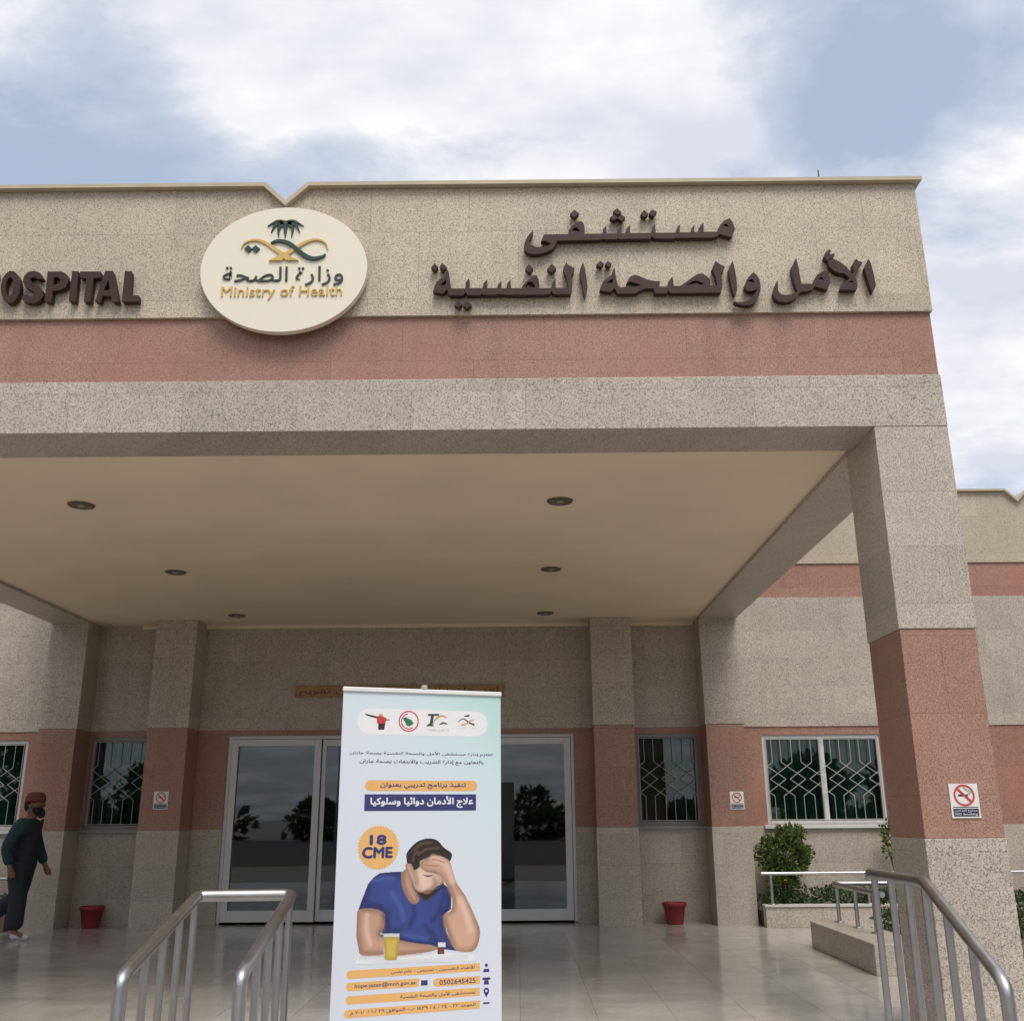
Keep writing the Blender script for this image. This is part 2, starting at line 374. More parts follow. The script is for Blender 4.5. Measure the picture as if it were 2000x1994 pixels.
def ground_mat(name, a, b_, scale):
    m = mat(name); N = NT(m); tc = N.n('ShaderNodeTexCoord').outputs['Object']
    v = N.n('ShaderNodeTexNoise', {'Vector': tc, 'Scale': scale, 'Detail': 9.0, 'Roughness': .6}).outputs['Fac']
    f = N.n('ShaderNodeTexNoise', {'Vector': tc, 'Scale': 60.0, 'Detail': 3.0}).outputs['Fac']
    c = N.mix(N.ramp(v, [(.3, 0.0), (.7, 1.0)]), a, b_); c = N.mix(N.ramp(f, [(.35, .3), (.5, 0.0)]), c, tuple(x*.4 for x in a))
    bp = N.n('ShaderNodeBump', {'Height': f, 'Strength': .4, 'Distance': .01}).outputs[0]
    N.out(N.n('ShaderNodeBsdfPrincipled', {'Base Color': c, 'Roughness': .9, 'Normal': bp}).outputs[0]); return m
PAVE = ground_mat('sandy_paving', (.21,.19,.165), (.29,.26,.22), .5)
SOIL = ground_mat('dry_soil', (.10,.075,.05), (.17,.13,.09), 3.0)
def leaf_mat(name, a, b_):
    m = mat(name); N = NT(m)
    rn = N.n('ShaderNodeNewGeometry').outputs['Random Per Island']
    col = N.ramp(rn, [(0.0, a), (.6, tuple((x+y)/2 for x, y in zip(a, b_))), (1.0, b_)])
    d = N.n('ShaderNodeBsdfPrincipled', {'Base Color': col, 'Roughness': .5}).outputs[0]
    t = N.n('ShaderNodeBsdfTranslucent', {'Color': col}).outputs[0]
    N.out(N.n('ShaderNodeMixShader', {0: .3, 1: d, 2: t}).outputs[0]); return m
LEAF = leaf_mat('shrub_leaf', (.04,.085,.02), (.17,.24,.06))
LEAF2 = leaf_mat('hedge_leaf', (.03,.06,.02), (.09,.14,.045))
BARK = plain('bark', (.12,.085,.06), .9, var=.3, bump=.5, bscale=30)
# traced outlines in millimetres (x, z)
D={"w1":[[[[153,6097],[122,6059],[97,6013],[82,5962],[88,5919],[115,5891],[160,5879],[210,5884],[265,5900],[310,5923],[336,5954],[357,6003],[707,6008],[727,6018],[747,6011],[837,6010],[852,6019],[872,6012],[929,6012],[944,6019],[962,6012],[1121,6013],[1130,6035],[1159,6016],[1316,6012],[1334,6024],[1354,6018],[1439,6017],[1459,6023],[1479,6019],[1628,6018],[1674,6033],[1686,6053],[1769,6025],[1789,6029],[1820,6097],[1808,6155],[1784,6199],[1739,6179],[1702,6139],[1679,6099],[1672,6073],[1561,6073],[1565,6157],[1560,6158],[1524,6112],[1519,6072],[1482,6072],[1490,6141],[1459,6101],[1454,6070],[1364,6070],[1372,6150],[1341,6108],[1334,6068],[1166,6069],[1166,6158],[1137,6116],[1131,6067],[956,6067],[958,6146],[923,6102],[918,6067],[885,6066],[884,6142],[855,6102],[850,6066],[763,6065],[763,6141],[735,6109],[728,6065],[582,6066],[584,6122],[574,6169],[554,6186],[523,6175],[485,6144],[454,6107],[445,6063],[248,6063],[222,5999],[262,6002],[307,5974],[261,5949],[216,5944],[176,5948],[131,5973],[124,6001],[138,6036],[159,6075],[159,6097]],[[473,6098],[495,6123],[522,6125],[547,6085],[509,6093]],[[1719,6130],[1737,6146],[1762,6140],[1773,6111],[1741,6126]]],[[[506,6294],[542,6256],[500,6223],[467,6257]]],[[[860,6305],[892,6264],[855,6244],[823,6276]]],[[[830,6245],[865,6215],[828,6189],[794,6214]]],[[[891,6244],[924,6217],[891,6184],[857,6211]]],[[[1081,6286],[1115,6250],[1083,6216],[1049,6244]]],[[[1147,6291],[1187,6266],[1154,6225],[1118,6251]]]],"w2":[[[[2884,5809],[2899,5761],[2910,5666],[2916,5566],[2899,5528],[2882,5501],[2868,5550],[2854,5628],[2840,5723],[2856,5756]]],[[[2548,5790],[2595,5812],[2647,5784],[2696,5736],[2738,5668],[2756,5696],[2747,5757],[2781,5811],[2798,5790],[2833,5776],[2803,5726],[2777,5684],[2756,5651],[2767,5618],[2770,5568],[2757,5526],[2621,5529],[2639,5569],[2654,5591],[2682,5602],[2707,5627],[2702,5649],[2670,5677],[2631,5680],[2589,5703],[2556,5743],[2554,5771]],[[2695,5595],[2725,5614],[2744,5592]]],[[[2574,5901],[2588,5883],[2568,5861],[2579,5854],[2614,5863],[2608,5832],[2573,5814],[2549,5795],[2521,5827],[2538,5866]]],[[[2296,5821],[2305,5768],[2311,5684],[2315,5623],[2319,5586],[2405,5582],[2429,5632],[2457,5671],[2499,5696],[2525,5703],[2543,5687],[2550,5631],[2553,5592],[2522,5530],[2422,5562],[2405,5534],[2364,5519],[2315,5514],[2294,5502],[2271,5463],[2229,5433],[2179,5420],[2126,5429],[2094,5454],[2081,5498],[2096,5547],[2115,5597],[2134,5623],[2127,5580],[2125,5525],[2146,5492],[2190,5485],[2239,5492],[2281,5518],[2263,5590],[2254,5657],[2250,5735],[2273,5779]],[[2455,5631],[2485,5647],[2507,5611],[2478,5625]]]],"w3":[[[[1939,5694],[1909,5666],[1882,5630],[1860,5580],[1860,5552],[1878,5529],[1910,5523],[1939,5532],[1957,5551],[1951,5524],[1923,5484],[1880,5443],[1838,5425],[1790,5428],[1760,5434],[1780,5413],[1820,5400],[1876,5397],[1921,5411],[1957,5456],[1981,5515],[1989,5574],[1983,5629],[1962,5675]],[[1883,5611],[1910,5631],[1930,5626],[1941,5595],[1912,5608]]],[[[1776,5803],[1786,5769],[1793,5700],[1798,5631],[1799,5549],[1785,5503],[1771,5484],[1761,5512],[1752,5581],[1742,5664],[1739,5723],[1757,5760]]],[[[1641,5804],[1660,5780],[1712,5747],[1700,5715],[1674,5687],[1677,5637],[1680,5582],[1673,5536],[1660,5513],[1342,5513],[1257,5512],[1243,5532],[1229,5511],[1132,5511],[1123,5556],[1049,5554],[1007,5533],[978,5513],[925,5511],[832,5512],[821,5536],[809,5563],[780,5530],[743,5531],[688,5545],[705,5592],[722,5628],[760,5660],[787,5678],[799,5720],[817,5746],[822,5687],[828,5632],[839,5586],[854,5568],[903,5570],[993,5576],[1024,5589],[982,5605],[938,5621],[904,5597],[922,5635],[939,5663],[965,5677],[993,5678],[1037,5657],[1085,5634],[1133,5622],[1179,5621],[1172,5572],[1236,5570],[1247,5614],[1279,5663],[1288,5622],[1288,5576],[1340,5576],[1397,5617],[1448,5657],[1490,5685],[1527,5687],[1558,5665],[1586,5633],[1582,5578],[1639,5575],[1634,5637],[1622,5697],[1606,5729],[1622,5766]],[[1388,5579],[1437,5615],[1474,5623],[1510,5610],[1533,5591],[1509,5585],[1469,5601],[1428,5590]],[[739,5606],[771,5628],[800,5652],[798,5612],[770,5608]]],[[[704,5812],[732,5785],[706,5758],[668,5776]]],[[[763,5811],[796,5784],[771,5755],[738,5781]]]],"w4":[[[[563,5797],[575,5745],[585,5667],[592,5575],[581,5516],[566,5478],[557,5525],[551,5594],[538,5662],[531,5713],[543,5759]]],[[[427,5801],[445,5774],[493,5746],[485,5714],[463,5682],[463,5649],[469,5594],[463,5540],[452,5512],[346,5510],[313,5518],[298,5542],[289,5513],[224,5509],[-44,5510],[-140,5519],[-152,5511],[-249,5512],[-262,5525],[-274,5510],[-375,5511],[-396,5540],[-408,5511],[-517,5510],[-532,5527],[-542,5568],[-566,5533],[-587,5528],[-657,5545],[-648,5583],[-629,5633],[-597,5661],[-562,5679],[-557,5715],[-538,5748],[-528,5701],[-519,5632],[-510,5577],[-498,5572],[-396,5571],[-392,5626],[-367,5664],[-361,5644],[-361,5573],[-254,5572],[-248,5616],[-218,5653],[-217,5571],[-136,5571],[-132,5605],[-102,5638],[-107,5570],[-63,5570],[-58,5609],[-29,5651],[-27,5569],[57,5568],[71,5599],[95,5626],[124,5653],[153,5683],[182,5686],[198,5648],[204,5593],[201,5567],[298,5568],[307,5614],[335,5657],[336,5568],[434,5569],[430,5631],[415,5691],[398,5738],[412,5775]],[[89,5594],[116,5626],[148,5625],[171,5584],[162,5571],[101,5572]],[[-605,5605],[-580,5625],[-552,5652],[-550,5622],[-558,5603]]],[[[-648,5803],[-617,5769],[-641,5740],[-676,5764]]],[[[-586,5807],[-547,5769],[-577,5739],[-607,5769]]],[[[-452,5466],[-416,5431],[-447,5401],[-484,5424]]],[[[-387,5458],[-341,5423],[-383,5392],[-414,5424]]],[[[122,5788],[156,5749],[123,5714],[89,5746]]],[[[308,5790],[344,5747],[303,5710],[267,5741]]]],"hosp":[[[[-4379,5770],[-4324,5769],[-4316,5660],[-4258,5659],[-4266,5769],[-4210,5768],[-4194,5489],[-4248,5490],[-4256,5612],[-4314,5613],[-4307,5490],[-4363,5491]]],[[[-4005,5622],[-4004,5590],[-4007,5559],[-4014,5532],[-4025,5509],[-4038,5492],[-4054,5481],[-4071,5478],[-4089,5481],[-4106,5492],[-4123,5510],[-4137,5533],[-4149,5561],[-4158,5592],[-4163,5624],[-4164,5657],[-4161,5688],[-4154,5716],[-4143,5739],[-4130,5756],[-4114,5767],[-4097,5771],[-4079,5767],[-4061,5756],[-4045,5738],[-4030,5714],[-4018,5686],[-4010,5655]],[[-4062,5625],[-4061,5605],[-4063,5586],[-4065,5570],[-4070,5556],[-4075,5545],[-4081,5539],[-4088,5537],[-4095,5539],[-4102,5546],[-4108,5556],[-4114,5570],[-4118,5587],[-4122,5605],[-4124,5625],[-4124,5645],[-4123,5664],[-4120,5680],[-4116,5694],[-4110,5705],[-4104,5711],[-4097,5714],[-4090,5711],[-4083,5705],[-4077,5694],[-4071,5680],[-4067,5663],[-4063,5644]]],[[[-3827,5695],[-3869,5691],[-3897,5711],[-3926,5709],[-3936,5689],[-3917,5665],[-3854,5626],[-3819,5586],[-3809,5542],[-3823,5501],[-3866,5477],[-3924,5478],[-3966,5501],[-3988,5534],[-3948,5558],[-3920,5535],[-3884,5536],[-3873,5556],[-3893,5579],[-3963,5622],[-3990,5667],[-3989,5718],[-3962,5758],[-3912,5769],[-3860,5748]]],[[[-3800,5762],[-3683,5760],[-3641,5733],[-3620,5678],[-3631,5624],[-3675,5592],[-3737,5585],[-3735,5484],[-3789,5488]],[[-3742,5708],[-3709,5709],[-3686,5686],[-3689,5653],[-3710,5641],[-3740,5639]]],[[[-3600,5765],[-3547,5761],[-3538,5485],[-3594,5488]]],[[[-3535,5759],[-3366,5757],[-3362,5701],[-3418,5698],[-3417,5481],[-3473,5482],[-3475,5696],[-3532,5703]]],[[[-3330,5762],[-3267,5762],[-3187,5477],[-3238,5478],[-3259,5533],[-3327,5534],[-3336,5479],[-3382,5483]],[[-3298,5682],[-3269,5584],[-3321,5584]]],[[[-3170,5761],[-3113,5756],[-3101,5539],[-3031,5534],[-3028,5479],[-3165,5480]]]],"bb_ar":[[-2354,5763],[-1379,5588]],"bb_en":[[-2354,5587],[-1382,5464]],"oval":[[-2541,5754],[-1191,5764],[-1897,6317],[-1829,5182]],"fronds":[[[-1871,6167],[-1942,6180],[-2022,6136]],[[-1875,6167],[-1949,6153],[-1989,6075]],[[-1875,6167],[-1925,6122],[-1922,6031]],[[-1875,6167],[-1872,6102],[-1869,6024]],[[-1873,6167],[-1816,6121],[-1819,6029]],[[-1871,6167],[-1796,6151],[-1750,6074]],[[-1875,6167],[-1806,6179],[-1723,6134]]],"gold":[[[-2222,5925],[-2198,5981],[-2122,6009],[-2043,5990],[-1970,5941],[-1897,5885],[-1807,5823]],[[-1514,5918],[-1539,5977],[-1610,6007],[-1687,5989],[-1762,5942],[-1837,5884],[-1924,5824]]],"goldbase":[[[-1988,5815],[-1921,5856],[-1871,5884],[-1818,5854],[-1748,5815],[-1850,5816],[-1867,5835],[-1880,5814]]],"green":[[-1983,5976],[-1922,5997],[-1842,5977],[-1770,5918],[-1706,5863],[-1635,5831],[-1567,5842],[-1530,5868]],"dia":[[[-2166,5960],[-2132,5926],[-2161,5891],[-2197,5927]],[[-2106,5960],[-2069,5926],[-2101,5891],[-2135,5926]]],"b":{"sh_skin_shade_0":[[140,950],[140,869],[159,781],[184,736]],"sh_skin_shade_1":[[293,945],[293,889],[280,845]],"sh_skin_shade_2":[[203,735],[357,728],[481,730],[593,738]],"sh_skin_light_3":[[197,948],[197,867],[222,791]],"sh_skin_shade_4":[[875,889],[889,830],[875,765],[841,727]],"sh_skin_shade_5":[[672,921],[686,856],[726,771]],"sh_skin_light_6":[[767,1015],[807,930],[834,845]],"sh_skin_light_7":[[593,1257],[652,1237],[693,1191],[719,1119]],"sh_skin_shade_8":[[699,1088],[726,1016],[719,958]],"sh_shirt_dark_9":[[299,945],[325,888],[318,837],[286,845]],"sh_shirt_dark_10":[[474,991],[481,940],[454,877]],"sh_shirt_dark_11":[[666,1050],[639,961],[593,898]],"sh_shirt_dark_12":[[546,880],[599,827],[646,761]],"sh_shirt_dark_13":[[178,1030],[229,1004],[280,990]],"sh_shirt_dark_14":[[699,1049],[693,991],[666,947]],"sh_shirt_light_15":[[229,1136],[280,1147],[344,1146]],"sh_shirt_light_16":[[344,1064],[396,987],[415,916]],"sh_shirt_light_17":[[415,840],[481,819],[559,803]],"sh_hair_light_18":[[474,1303],[520,1340],[579,1346]],"sh_hair_light_19":[[500,1277],[553,1308],[626,1314]],"sh_hair_light_20":[[467,1246],[474,1277],[500,1296]],"sh_skin_shade_21":[[599,1141],[612,1115],[599,1090]],"sh_skin_shade_22":[[474,1188],[487,1156],[494,1118]],"sh_skin_light_23":[[527,1123],[546,1110],[573,1110]],"sh_skin_shade_24":[[409,1170],[422,1094],[467,1016]],"sh_pale_25":[[146,725],[357,691],[612,686],[807,696]],"corners":[[2,2275],[1041,2274]],"clip":[[494,2309],[527,2279]],"pill":[[96,2061],[944,2068],[507,2144],[507,1985]],"man_arm":[[140,2112],[222,2096],[273,2079],[299,2080],[299,2074],[273,2073],[216,2084],[153,2100]],"man_torso":[[216,2096],[248,2103],[280,2086],[273,2054],[222,2052]],"man_legs":[[229,2059],[273,2054],[267,2016],[229,2015]],"man_head":[[229,2103],[241,2116],[254,2110],[254,2097],[241,2097]],"ring":[[422,2071],[487,2073]],"map":[[383,2089],[402,2096],[441,2078],[454,2059],[428,2040],[409,2045],[396,2070]],"T":[[546,2120],[619,2122],[619,2109],[586,2108],[579,2070],[586,2044],[533,2043],[559,2063],[566,2108],[546,2107]],"Tgold":[[573,2050],[599,2090],[639,2110],[672,2098]],"Tleaf":[[619,2052],[646,2065],[679,2060]],"Tline":[[540,2024],[686,2021]],"e_palm":[[787,2115],[821,2123],[821,2110],[787,2108]],"e_gold":[[746,2075],[780,2095],[821,2071],[855,2059]],"e_green":[[855,2091],[828,2084],[800,2064],[767,2056]],"e_text":[[740,2042],[862,2033]],"t1":[[58,1886],[978,1860]],"t2":[[121,1837],[916,1806]],"opill":[[159,1713],[875,1650]],"t3":[[254,1701],[800,1662]],"navy":[[159,1631],[868,1533]],"t4":[[197,1619],[848,1552]],"badge":[[254,1324],[383,1323]],"n18":[[203,1393],[299,1342]],"cme":[[159,1325],[338,1266]],"shirt":[[409,1183],[344,1184],[267,1179],[229,1155],[197,1118],[178,1068],[159,1018],[146,981],[197,986],[254,978],[293,958],[305,945],[305,914],[286,845],[396,841],[396,803],[428,789],[520,779],[586,770],[632,749],[753,731],[719,765],[686,837],[666,908],[672,940],[713,965],[713,1074],[672,1101],[606,1141],[448,1189]],"neck":[[396,1177],[422,1195],[448,1189],[481,1105],[513,1022],[474,997],[435,1036],[402,1107]],"larm":[[146,981],[197,986],[254,978],[293,958],[305,932],[299,876],[280,845],[299,838],[402,803],[520,779],[586,770],[632,749],[599,737],[513,728],[396,721],[318,730],[178,730],[153,781],[134,869],[134,950]],"rarm":[[513,1207],[520,1238],[566,1263],[626,1269],[693,1242],[719,1184],[746,1112],[794,1047],[821,1001],[868,908],[896,836],[882,758],[841,721],[753,731],[719,765],[679,869],[666,915],[672,940],[713,958],[719,1016],[693,1081],[652,1140],[626,1160],[546,1181]],"face":[[461,1195],[467,1239],[520,1245],[639,1185],[666,1114],[606,1090],[599,1051],[559,1020],[507,1047],[467,1118],[448,1176]],"ear":[[422,1221],[435,1233],[461,1220],[467,1188],[448,1176],[428,1195]],"beard":[[448,1163],[467,1144],[487,1092],[520,1073],[559,1084],[599,1083],[632,1096],[652,1127],[666,1088],[606,1038],[559,1008],[513,1028],[474,1080]],"mouth":[[527,1060],[559,1072],[593,1064],[559,1052]],"hair":[[435,1221],[428,1284],[461,1328],[507,1360],[566,1372],[619,1359],[666,1314],[713,1281],[699,1236],[666,1256],[606,1269],[520,1245],[513,1207],[474,1188],[454,1227]],"brow":[[520,1168],[559,1161],[593,1161],[593,1154],[559,1148],[527,1162]],"eye":[[533,1149],[559,1142],[579,1148],[559,1142]],"f1":[[546,1219],[586,1212],[626,1211]],"f2":[[553,1180],[593,1180],[626,1166]],"f3":[[586,1250],[626,1243],[666,1230]],"juice":[[299,825],[396,822],[383,696],[312,699]],"glass":[[299,844],[396,841],[383,696],[305,699]],"cap":[[632,781],[679,779],[679,753],[632,755]],"bottle":[[632,755],[672,754],[672,715],[632,717]],"table":[[140,744],[848,714],[875,668],[134,688]],"c1":[[90,640],[896,628]],"c1h":[[481,660],[487,615]],"c2a":[[606,571],[896,556]],"c2b":[[90,578],[520,562]],"c3":[[90,509],[896,491]],"c4":[[83,441],[896,419]],"i1":[[937,626]],"i2":[[937,554]],"i3":[[937,495]],"i4":[[937,423]],"i5":[[553,567]],"x1":[[351,628],[862,623]],"x2":[[646,562],[868,557]],"x2b":[[140,569],[500,563]],"x3":[[409,498],[868,486]],"x4":[[121,439],[868,421]]},"bw":1.0375}
# ------------------------------------------------------------------ the setting
XC = -1.904
def mir(x): return 2*XC - x
YF, YB, YP, YW = 7.232, 7.914, 15.139, 15.677          # canopy front, back of its front pillars, wall pillars, main wall
XI, XO = 2.796, 3.368                                   # inner and outer face of the canopy pillars (right); mirrored about XC
Z1, Z2, ZS, ZF, ZB2, ZB1, ZT = 1.33, 2.79, 4.381, 4.38, 4.814, 5.367, 6.56
b = MB(); b.add([(-900,-900,-.45),(900,-900,-.45),(900,900,-.45),(-900,900,-.45)], [(0,1,2,3)]); struct(b.build('ground', PAVE))
b = MB(); b.box(-16, 12, 6.0, 24, -.449, 0); struct(b.build('podium_floor', FLOOR, bevel=.006))
b = MB(); b.box(-9, 5, 5.6, 5.999, -.448, -.15); b.box(-9, 5, 5.2, 5.599, -.447, -.30); struct(b.build('entrance_steps', FLOOR, bevel=.006))

# ------------------------------------------------------------------ hospital building
hosp = thing('hospital_building', 'low hospital building clad in beige and pink granite with a deep entrance canopy', 'building', (0,0,0))
GM = [G_BEIGE, G_RED, G_GREY, CREAM]
ZONES = [(-.45, Z1, 2, 0.0), (Z1, Z2, 1, .006), (Z2, ZB2, 2, -.012), (ZB2, ZB1, 1, .006), (ZB1, ZT, 0, -.018)]
def zoned_wall(mb, x0, x1, yf, yb, holes=(), zmin=-.45, zmax=ZT):
    for z0, z1, m, dy in ZONES:
        z0, z1 = max(z0, zmin), min(z1, zmax)
        if z1 <= z0: continue
        hs = [h for h in holes if h[2] < z1 and h[3] > z0]
        xs = sorted({x0, x1} | {h[0] for h in hs} | {h[1] for h in hs}); zs = sorted({z0, z1} | {min(max(h[2], z0), z1) for h in hs} | {min(max(h[3], z0), z1) for h in hs})
        for xa, xb in zip(xs, xs[1:]):
            for za, zb in zip(zs, zs[1:]):
                cx, cz = (xa+xb)/2, (za+zb)/2
                if any(h[0] < cx < h[1] and h[2] < cz < h[3] for h in hs): continue
                mb.box(xa, xb, yf+dy, yb, za, zb, m)
WIN_R, WIN_L = (3.75, 5.56, 1.345, 2.665), (mir(5.56), mir(3.75), 1.345, 2.665)
REC_R, REC_L = (1.80, 2.765, 1.345, 2.70), (mir(2.765), mir(1.80), 1.345, 2.70)
DOOR = (-4.47, .86, 0.0, 2.71)
FAR = [(9.6, 11.4, 1.345, 2.665), (mir(11.4), mir(9.6), 1.345, 2.665)]
b = MB(); zoned_wall(b, -26, 22, YW, YW+.26, [WIN_R, WIN_L, REC_R, REC_L, DOOR]+FAR, zmax=ZB1)
def notched(x0, x1, z0, z1, ns, hw=.192, dz=.188):
    top = [(x0, z1)]
    for n in sorted(ns): top += [(n-hw, z1), (n, z1-dz), (n+hw, z1)]
    top.append((x1, z1)); return top
NS_MAIN = [8.234, 12.6, mir(8.234), mir(12.6), 17.5, mir(17.5)]
tp = notched(-26, 22, ZB1, ZT, NS_MAIN); b.prism([[(-26, ZB1), (22, ZB1)]+tp[::-1]], YW-.018, YW+.26, 0)
b.build('wall', GM, hosp)
b = MB(); b.box(-26, -25.7, YW+.26, 24, -.45, 6.4); b.box(21.7, 22, YW+.26, 24, -.45, 6.4); b.box(-25.7, 21.7, 23.7, 24, -.45, 6.4); b.build('rear_wall', G_GREY, hosp)
b = MB(); b.box(-25.7, 21.7, YW+.26, 23.7, 4.5, 4.75); b.build('roof', CREAM, hosp)
IPAINT = plain('interior_paint', (.42,.40,.36), .8)
for xx in (-9.9, -5.0, 1.35, 6.2): b = MB(); b.box(xx, xx+.12, YW+.27, 23.69, 0, 4.49); b.build('interior_partition', IPAINT, hosp)
def coping(mb, top, y0, y1, th=.036, m=0):
    """capping that follows a notched top line"""
    n = len(top)
    low = [(p[0], p[1]+.001) for p in top]; up = []
    for i, p in enumerate(top):
        d0 = Vector((top[i][0]-top[i-1][0], top[i][1]-top[i-1][1])).normalized() if i else None
        d1 = Vector((top[i+1][0]-top[i][0], top[i+1][1]-top[i][1])).normalized() if i < n-1 else None
        d0 = d0 or d1; d1 = d1 or d0
        nrm = Vector((-(d0.y+d1.y), d0.x+d1.x)).normalized(); k = th/max(.4, nrm.dot(Vector((-d0.y, d0.x))))
        up.append((p[0]+nrm.x*k, p[1]+nrm.y*k))
    mb.prism([low+up[::-1]], y0, y1, m)
b = MB(); coping(b, notched(-26.05, 22.05, ZB1, ZT, NS_MAIN), YW-.08, YW+.32); b.build('coping', CREAM, hosp)
# --- canopy: beams, fascia, ceiling
XLI, XLO = mir(XI), mir(XO)
b = MB(); b.box(XLO, XO, YF-.004, 7.775, ZF, ZB2, 0); b.build('front_beam', G_GREY, hosp, bevel=.004)
for x0, x1 in ((XI, XO), (XLO, XLI)):
    b = MB(); b.box(x0, x1, YB+.002, YP-.003, ZS, ZB2, 0); b.box(x0+.003, x1-.003, 7.776, YB+.001, ZF, ZB2-.003, 0); b.build('side_beam', G_GREY, hosp, bevel=.004)
b = MB(); x0, x1 = XLO+.008, XO-.008; YS = YW-.02
b.box(x0, x1, YF+.010, 7.62, ZB2+.0005, ZB1, 0); b.box(x1-.36, x1, 7.621, YS, ZB2+.0005, ZB1, 0); b.box(x0, x0+.36, 7.621, YS, ZB2+.0005, ZB1, 0); b.build('red_band', G_RED, hosp)
b = MB(); x0, x1 = XLO-.004, XO+.004; top = notched(x0, x1, ZB1, ZT-.002, [XC+.0])
b.prism([[(x0, ZB1+.001), (x1, ZB1+.001)]+top[::-1]], YF-.020, 7.60, 0)
b.box(x1-.36, x1, 7.601, YS, ZB1+.001, ZT-.002, 0); b.box(x0, x0+.36, 7.601, YS, ZB1+.001, ZT-.002, 0); b.build('fascia_panel', G_BEIGE, hosp)
b = MB(); coping(b, notched(XLO-.05, XO+.05, ZB1, ZT, [XC]), YF-.075, 7.66)
b.box(XO-.42, XO+.049, 7.661, YW-.09, ZT+.001, ZT+.036); b.box(XLO-.049, XLO+.42, 7.661, YW-.09, ZT+.001, ZT+.036); b.build('coping', CREAM, hosp)
b = MB(); b.box(XLI+.001, XI-.001, 7.78, YW-.02, 4.423, 4.58); b.build('canopy_ceiling', M_CEIL, hosp)
b = MB(); b.box(XLO+.36, XO-.36, 7.63, YW-.03, 5.6, 5.75); b.build('canopy_roof', CREAM, hosp)
b = MB()   # thin painted bead where ceiling meets the wall
for xa, xb in ((XLI+.65, mir(XC+3.651)-.002), (XC-3.026, XC+3.026), (XC+3.653, XI-.002)): b.box(xa if xa > -6.6 else XLI+.002, xb, YW-.06, YW-.021, 4.37, 4.422)
b.build('ceiling_trim', M_CEIL, hosp)
def pillar(x0, x1, y0, y1, ztop):
    b = MB()
    b.box(x0+.004, x1-.004, y0+.004, y1-.004, -.02, Z1, 2); b.box(x0+.009, x1-.009, y0+.009, y1-.006, Z1+.0005, Z2, 1); b.box(x0, x1, y0, y1, Z2+.0005, ztop, 2)
    return b.build('pillar', GM, hosp, bevel=.005)
for s in (0, 1):
    f = (lambda a, c: (mir(c), mir(a))) if s else (lambda a, c: (a, c))
    pillar(*f(XI, XO), YF, YB, ZF-.0006)
    pillar(*f(XC+3.028, XC+3.651), YP, YW-.013, 4.422)
    pillar(*f(XI+.001, XO+.012), YP, YW-.013, ZB2-.002)
# --- windows
GALU = plain('grey_aluminium', (.26,.25,.24), .45)
def window(rect, light=True):
    x0, x1, z0, z1 = rect; yf = YW+.03; w = .055; fr = MB()
    fr.box(x0, x1, yf, yf+.07, z0, z0+w); fr.box(x0, x1, yf, yf+.07, z1-w, z1)
    two = (x1-x0) > 1.3; cuts = [x0, (x0+x1)/2, x1] if two else [x0, x1]
    fr.box(x0, x0+w, yf, yf+.07, z0+w, z1-w); fr.box(x1-w, x1, yf, yf+.07, z0+w, z1-w)
    if two: fr.box(cuts[1]-.04, cuts[1]+.04, yf-.004, yf+.074, z0+w, z1-w)
    fr.box(x0-.06, x1+.06, YW-.05, YW+.029, z0-.055, z0-.002)      # sill
    o = fr.build('window', ALU if light else GALU, hosp, bevel=.004)
    for a, c in zip(cuts, cuts[1:]):
        p = MB(); p.box(a+.03, c-.03, yf+.032, yf+.038, z0+.03, z1-.03); p.build('pane', G_WIN, o)
    # wrought grille: zig-zag bars between straight ends
    g = MB(); r = .0065; yg = YW-.012; H = z1-z0; P = .30; a0, a1 = x0+.05, x1-.05; zt, zb = z1-.07, z0+.07; zm = (zt+zb)/2; zk = zt-.26*H; zl = zb+.26*H
    for xx in (a0, a1): g.tube([(xx, yg, zb), (xx, yg, zt)], r, n=6)
    for zz in (zb, zt): g.tube([(a0, yg, zz), (a1, yg, zz)], r, n=6)
    def clip(pl):
        out = []
        for (xa, za), (xb, zb_) in zip(pl, pl[1:]):
            t0, t1 = 0.0, 1.0
            if xa == xb:
                if not (a0 < xa < a1): continue
            else:
                ta, tb = (a0-xa)/(xb-xa), (a1-xa)/(xb-xa)
                t0, t1 = max(0, min(ta, tb)), min(1, max(ta, tb))
                if t0 >= t1: continue
            out.append(((xa+(xb-xa)*t0, za+(zb_-za)*t0), (xa+(xb-xa)*t1, za+(zb_-za)*t1)))
        return out
    c = a0-.3
    while c < a1+.4:
        for sgn in (1, -1):
            pl = [(c-.08*sgn, zt), (c-.08*sgn, zk), (c+.27*sgn, zm), (c-.08*sgn, zl), (c-.08*sgn, zb)]
            for p, q in clip(pl):
                yy = yg+.004*sgn; g.tube([(p[0], yy, p[1]), (q[0], yy, q[1])], r*.8, n=6)
        c += P
    for xx in (a0, a1, (a0+a1)/2):
        for zz in (zb, zt): g.tube([(xx, yg, zz), (xx, YW+.06, zz + (.05 if zz > zm else -.05))], r*.8, n=6)
    g.build('grille', GRILLE, o)
    # curtain with folds
    for a, c in (((x0+.04, x0+.42*(x1-x0)), (x0+.55*(x1-x0), x1-.04)) if not two else ((x0+.05, x1-.05),)):
        n = int((c-a)/.012); vs = []; fs = []
        for i in range(n+1):
            x = a+(c-a)*i/n; y = yf+.19+.03*math.sin(x*52)+.015*math.sin(x*23+1)
            vs += [(x, y, z0-.02), (x, y+.01*math.sin(x*31), z1)]
        for i in range(n): fs.append((2*i, 2*i+2, 2*i+3, 2*i+1))
        q = MB(); q.add(vs, fs, 0, True); q.build('curtain', CURT, o, recalc=False)
